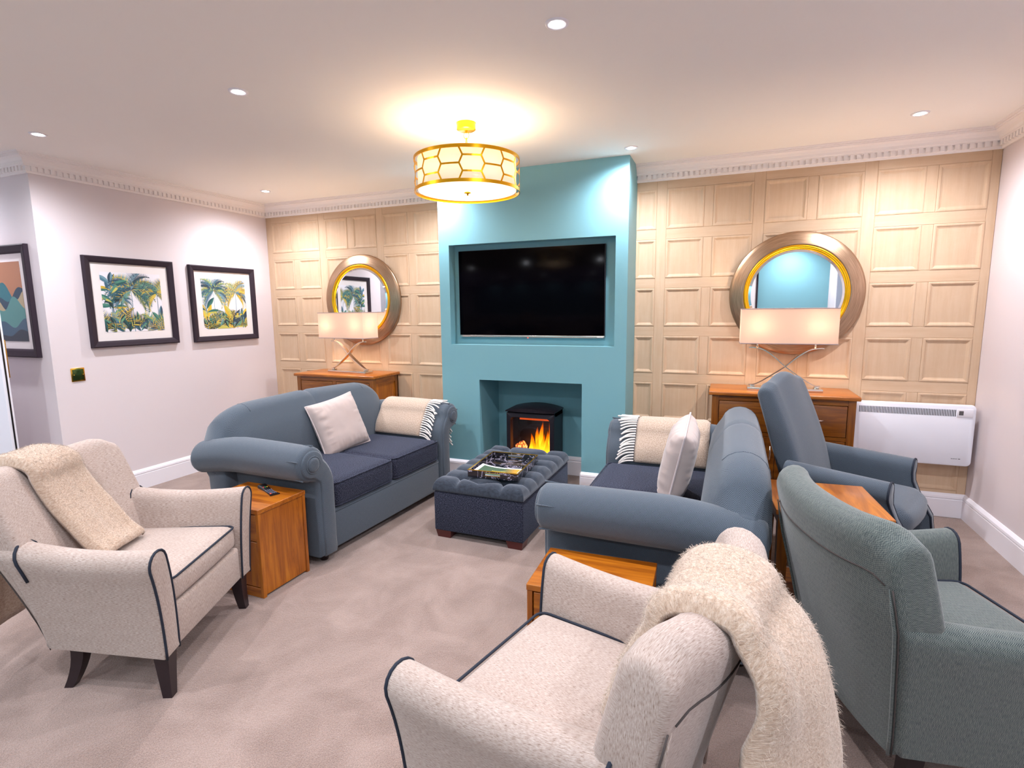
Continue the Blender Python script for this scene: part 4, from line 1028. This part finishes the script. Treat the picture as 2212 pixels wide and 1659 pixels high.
def arm_throw(Sf, sx, label, y0, y1, nrow):
    """wool throw over a sofa arm, fringe towards the arm front; built in the sofa's own axes"""
    t = thing('wool_throw', label, 'throw', Sf.location[:], Sf.rotation_euler[2], 'oatmeal throws on the sofa arms')
    out = arm_outline(sx, .006); out = [p for p in out if p[1] > .46][:]
    # inner side from the seat up; outer side down to z .42
    P_ = smooth_path([(sx*.549, 0, .468), (sx*.557, 0, .51), (sx*.570, 0, .55), (sx*.596, 0, .592)]+[(sx*(ARC[0]+(ARR+.009)*math.cos(math.radians(a))), 0, ARC[1]+(ARR+.009)*math.sin(math.radians(a))) for a in range(165, -1, -15)], 2)
    # outer free fall from widest point of the roll
    cut = [p for p in P_ if not (abs(p.x) > ARC[0] and p.z < ARC[1]-.01)]; xe = sx*(ARC[0]+ARR+.006)
    P_ = cut+[Vector((xe, 0, .58)), Vector((xe, 0, .52)), Vector((xe, 0, .45)), Vector((xe, 0, .38))] if cut[0].z < .55 else cut
    N = []
    for i in range(len(P_)):
        d = (P_[min(i+1, len(P_)-1)]-P_[max(i-1, 0)]).normalized(); N.append(Vector((-d.z, 0, d.x))*(1 if sx > 0 else -1))
    bm = nb(); G_, N_ = drape(bm, P_, N, y0, y1, 24, (0, 1, 0), .013, .0022, 5+sx); cl_ = obj('cloth', bm, M['wool'], t)
    fuzz(cl_, G_, N_, 2500, .006, 3)
    rnd = random.Random(9+sx); acc = [0]
    for a, b in zip(P_, P_[1:]): acc.append(acc[-1]+(b-a).length)
    for k in range(nrow):
        s = acc[-1]*(k+.5)/nrow; i = max(j for j in range(len(acc)) if acc[j] <= s); i = min(i, len(P_)-2); f = (s-acc[i])/(acc[i+1]-acc[i])
        p = P_[i].lerp(P_[i+1], f); nn = N[i]; L = rnd.uniform(.11, .14); tg = (P_[i+1]-P_[i]).normalized(); down = (1 if tg.z < 0 else -1)*min(1, abs(tg.z)*1.2)
        jit = rnd.uniform(-.3, .3)
        pts = [p+nn*.008+Vector((0, y0, 0))]
        for q in (.35, .7, 1): pts.append(p+nn*(.008-.001*q)+Vector((0, y0-L*q*(1-.2*abs(down)*q), 0))+tg*(down*.045*q*q+jit*.06*q*q))
        bm = nb(); tube(bm, smooth_path(pts, 3), .0056, 6); obj('tassel', bm, M['tassel'], t)
arm_throw(SL, 1, 'oatmeal wool throw with white fringe over the far arm of the left sofa', .150, .60, 42)
arm_throw(SR, -1, 'oatmeal wool throw with white fringe over the far arm of the right sofa', .150, .60, 42)

# ------------------------------------------------------------------ tub armchairs
def leg(parent, x, y, dx, dy, h_=.175, mat=None, w0=.030, w1=.018):
    bm = nb(); rings = []
    for k in range(7):
        q = k/6; e = w0+(w1-w0)*q; ox, oy = dx*q*q, dy*q*q; rings.append([(x+ox+e*p, y+oy+e*r, h_*(1-q)) for p, r in ((-1, -1), (1, -1), (1, 1), (-1, 1))])
    loft(bm, rings); fixn(bm); return obj('leg', bm, mat or M['darkleg'], parent, angle=50)
def tub_chair(loc, rz, label, fab, grp, pipe, button=True, depth=.52):
    C = thing('tub_armchair', label, 'armchair', loc, rz, grp)
    def arm_ring(sx, t_, grow=0):
        n = 10; cen = []; hf = []
        zb = .172+.02*t_; zt = .598+.035*t_*t_-.012*math.sin(PI*t_)
        for k in range(n+1):
            s = k/n; xb = .302-.066*t_; xt = .320-.030*t_; x = xb+(xt-xb)*s+.030*s**3*(1-.6*t_); z = zb+(zt-.045-zb)*s
            if k < n: z *= 1
            cen.append((x, z)); hf.append((.040+.010*s)+grow)
        pr = ribbon(cen, hf, 8)      # left side is the inner face
        out = []
        for x, z in pr:
            q = (z-zb)/(zt-zb); y = t_*(depth+.015+.07*max(0, q)**1.3)+.010*(1-t_)*(1-q); out.append(Vector((sx*x, y, z)))
        return out
    for sx in (-1, 1):
        rings = [arm_ring(sx, k/12) for k in range(13)]
        if sx < 0: rings = [r[::-1] for r in rings]
        R = rounded_ends(rings, .016, (0, -1, 0), (0, 1, 0)); bm = nb(); loft(bm, R); fixn(bm); a = obj('arm', bm, fab, C, angle=80)
        fr = arm_ring(sx, 0, -.001); bm = nb(); tube(bm, [p+Vector((0, -.012, 0)) for p in fr], .0046, 6); obj('piping', bm, pipe, a)
        rr_ = arm_ring(sx, .90, .004)
        if button: bm = nb(); tube(bm, rr_[10:21], .0050, 6); obj('piping', bm, pipe, a)
    # wrap-round back
    def back_ring(u, grow=0.):
        a = abs(u); n = 10; cen = []; hf = []; zt = .862+.016*a**2-.035*max(0, (a-.8)/.2)**2; zb = .175
        for k in range(n+1):
            s = k/n; z = zb+(zt-.052-zb)*s; y = depth-.01+(.675-depth)*s**1.3-(.012+.050*s)*a**2.6; cen.append((y, z)); hf.append(.060-.002*s+.006*math.sin(PI*s)+grow)
        pr = ribbon(cen, hf, 9); out = []
        for y, z in pr:
            q = min(1, max(0, (z-.17)/.42)); out.append(Vector((u*(.235+.080*q**1.2), y, z)))
        return out
    rings = [back_ring(k/22*2-1) for k in range(23)]
    R = rounded_ends(rings, .030, (-1, 0, 0), (1, 0, 0)); bm = nb(); loft(bm, R); fixn(bm); b = obj('backrest', bm, fab, C, angle=85)
    for sx in (-1, 1):
        g = back_ring(sx*.985, .001); nR = len(g)//2
        bm = nb(); tube(bm, [p+Vector((sx*.016, .0, 0)) for p in g[20:30]], [.001]+[.005]*9, 6); obj('seam', bm, fab, b)
        bm = nb(); tube(bm, [p+Vector((sx*.024, -.004, 0)) for p in g[20:30]], .0020, 6); obj('seam_line', bm, M['seam'], b)
    top = [back_ring(k/20*1.96-.98, .001)[20] for k in range(21)]; bm = nb(); tube(bm, top, .0024, 6); obj('top_seam', bm, M['seam'], b)
    # base and seat cushion
    bm = nb(); box(bm, -.262, .262, .002, .46, .172, .335, .015, 3); obj('seat_base', bm, fab, C, angle=60)
    bm = nb(); cushion(bm, .518, .52, .115, .035, .016, 16, (0, .268, .392), .012); cu = obj('seat_cushion', bm, fab, C)
    bm = nb(); tube(bm, [(x, y, z+.006*(1-(x/.26)**2)) for x, y, z in rrect(.512, .522, .035, .440, 6, (0, .268))], .0046, 6, True); obj('cushion_piping', bm, pipe, cu)
    if button:
        bm = nb(); bmesh.ops.create_uvsphere(bm, u_segments=10, v_segments=6, radius=.011, matrix=Matrix.Translation((-.06, .540, .70)) @ Matrix.Diagonal((1, .5, 1, 1))); obj('button', bm, pipe, b)
        bm = nb(); bmesh.ops.create_uvsphere(bm, u_segments=10, v_segments=6, radius=.011, matrix=Matrix.Translation((.06, .540, .70)) @ Matrix.Diagonal((1, .5, 1, 1))); obj('button', bm, pipe, b)
    for sx in (-1, 1):
        leg(C, sx*.295, .035, sx*.012, -.010, .175, None, .028, .017); leg(C, sx*.215, depth-.05, sx*.015, .045, .175, None, .026, .017)
    return C
CL = tub_chair((2.445, -2.845, 0), facing(.917, .40), 'beige chenille armchair with navy piping at the far left, throw over its back', M['chenille'], 'tub armchairs', M['piping'], True, .455)
CR = tub_chair((3.855, -3.035, 0), facing(-.97, .245), 'beige chenille armchair with navy piping nearest the camera, seen from behind', M['chenille'], 'tub armchairs', M['piping'])
CH = tub_chair((5.395, -2.300, 0), facing(.946, .323), 'grey blue herringbone tub armchair at the lower right, seen from behind', M['herring'], 'tub armchairs', M['piping'], False)
def chair_throw(Cc, x0, x1, front, rear, label, edge, seed, bulge=None):
    t = thing('mohair_throw', label, 'throw', Cc.location[:], Cc.rotation_euler[2], 'mohair throws over the beige armchairs')
    P_ = smooth_path(front+rear, 5); N = []
    for i in range(len(P_)):
        d = (P_[min(i+1, len(P_)-1)]-P_[max(i-1, 0)]).normalized(); N.append(Vector((0, -d.z, d.y)))
    bm = nb(); G_, N_ = drape(bm, P_, N, x0, x1, 26, (1, 0, 0), .030, .020, seed, edge, bulge)
    c = obj('cloth', bm, M['mohair'], t); fuzz(c, G_, N_, 14000, .013, seed)
TOP = [(0, .558, .79), (0, .570, .838), (0, .60, .864), (0, .655, .874), (0, .71, .862), (0, .735, .82)]
chair_throw(CL, -.15, .10, [(0, .34, .475), (0, .40, .53), (0, .455, .61), (0, .515, .70)]+TOP, [(0, .80, .72), (0, .825, .58), (0, .835, .40), (0, .835, .17)],
            'mohair throw over the back of the far left beige armchair', lambda q, s: .05*max(0, .35-s)+(-.18*(1-q)+.02*q)*max(0, s-.5)*2, 2, lambda q, s: .03*math.sin(PI*q)*max(0, s-.5)-.05*(1-q)*max(0, s-.55)*2)
chair_throw(CR, -.10, .19, [(0, .46, .55), (0, .49, .62), (0, .52, .71)]+TOP, [(0, .79, .775), (0, .835, .69), (0, .865, .5), (0, .87, .3), (0, .87, .08)],
            'mohair throw over the back of the nearest beige armchair', lambda q, s: (.01*q-.06*(1-q))*max(0, s-.4)/.6, 7, lambda q, s: (.03*math.sin(PI*q)-.105*q**1.6-.03*(1-q)**3)*min(1, max(0, s-.40)*6))

# ------------------------------------------------------------------ high backed armchair
C = thing('high_back_armchair', 'tall blue armchair with curved top and scrolled arms before the right sideboard', 'armchair', (5.43, -1.175, 0), facing(.912, -.41)); fab = M['diamond']
def hb_ring(u, grow=0):
    a = abs(u); zt = 1.03+.042*(math.cos(PI*min(1, a/.85))*.5+.5)-.02*max(0, (a-.88)/.12)**2; cen = []; hf = []
    for k in range(11):
        s = k/10; z = .30+(zt-.05-.30)*s; y = .50+.20*s**1.3; cen.append((y, z)); hf.append(.052+.012*math.sin(PI*s)-.006*s)
    return [Vector((u*(.225+.02*min(1, (z-.3)/.7)), y, z)) for y, z in ribbon(cen, hf, 8)]
R = rounded_ends([hb_ring(k/18*2-1) for k in range(19)], .03, (-1, 0, 0), (1, 0, 0)); bm = nb(); loft(bm, R); fixn(bm); obj('backrest', bm, fab, C, angle=85)
for sx in (-1, 1):
    rings = []
    for k in range(11):
        q = k/10; y = .09+.46*q; zt = .60+.02*q; cen = [(.275, .20), (.275, .30), (.272, .42), (.274, .48), (.280, .52), (.288, zt-.055)]; hf = [.028, .028, .028, .034, .048, .056]
        rings.append([Vector((sx*x, y-.11*(1-q)*max(0, min(1, (.50-z)/.22))**1.3, z)) for x, z in ribbon(cen, hf, 9)])
    if sx < 0: rings = [r[::-1] for r in rings]
    bm = nb(); R = rounded_ends(rings, .012, (0, -1, 0), (0, 1, 0)); loft(bm, R); fixn(bm); a = obj('arm', bm, fab, C, angle=80)
    bm = nb(); tube(bm, [p+Vector((0, -.008, 0)) for p in rings[0]], .005, 6); obj('piping', bm, M['piping'], a)
bm = nb(); cushion(bm, .50, .52, .15, .065, .02, 16, (0, .27, .385), .03); obj('seat_cushion', bm, fab, C)
bm = nb(); cushion(bm, .12, .1, .1, .05, 0, 8, (0, 0, 0)); bm.free()
bm = nb(); box(bm, -.285, .285, .06, .56, .20, .34, .02, 3); obj('seat_base', bm, fab, C, angle=60)
for sx in (-1, 1): leg(C, sx*.255, .085, 0, -.01, .21, None, .028, .02); leg(C, sx*.225, .52, sx*.01, .06, .21, None, .028, .018)
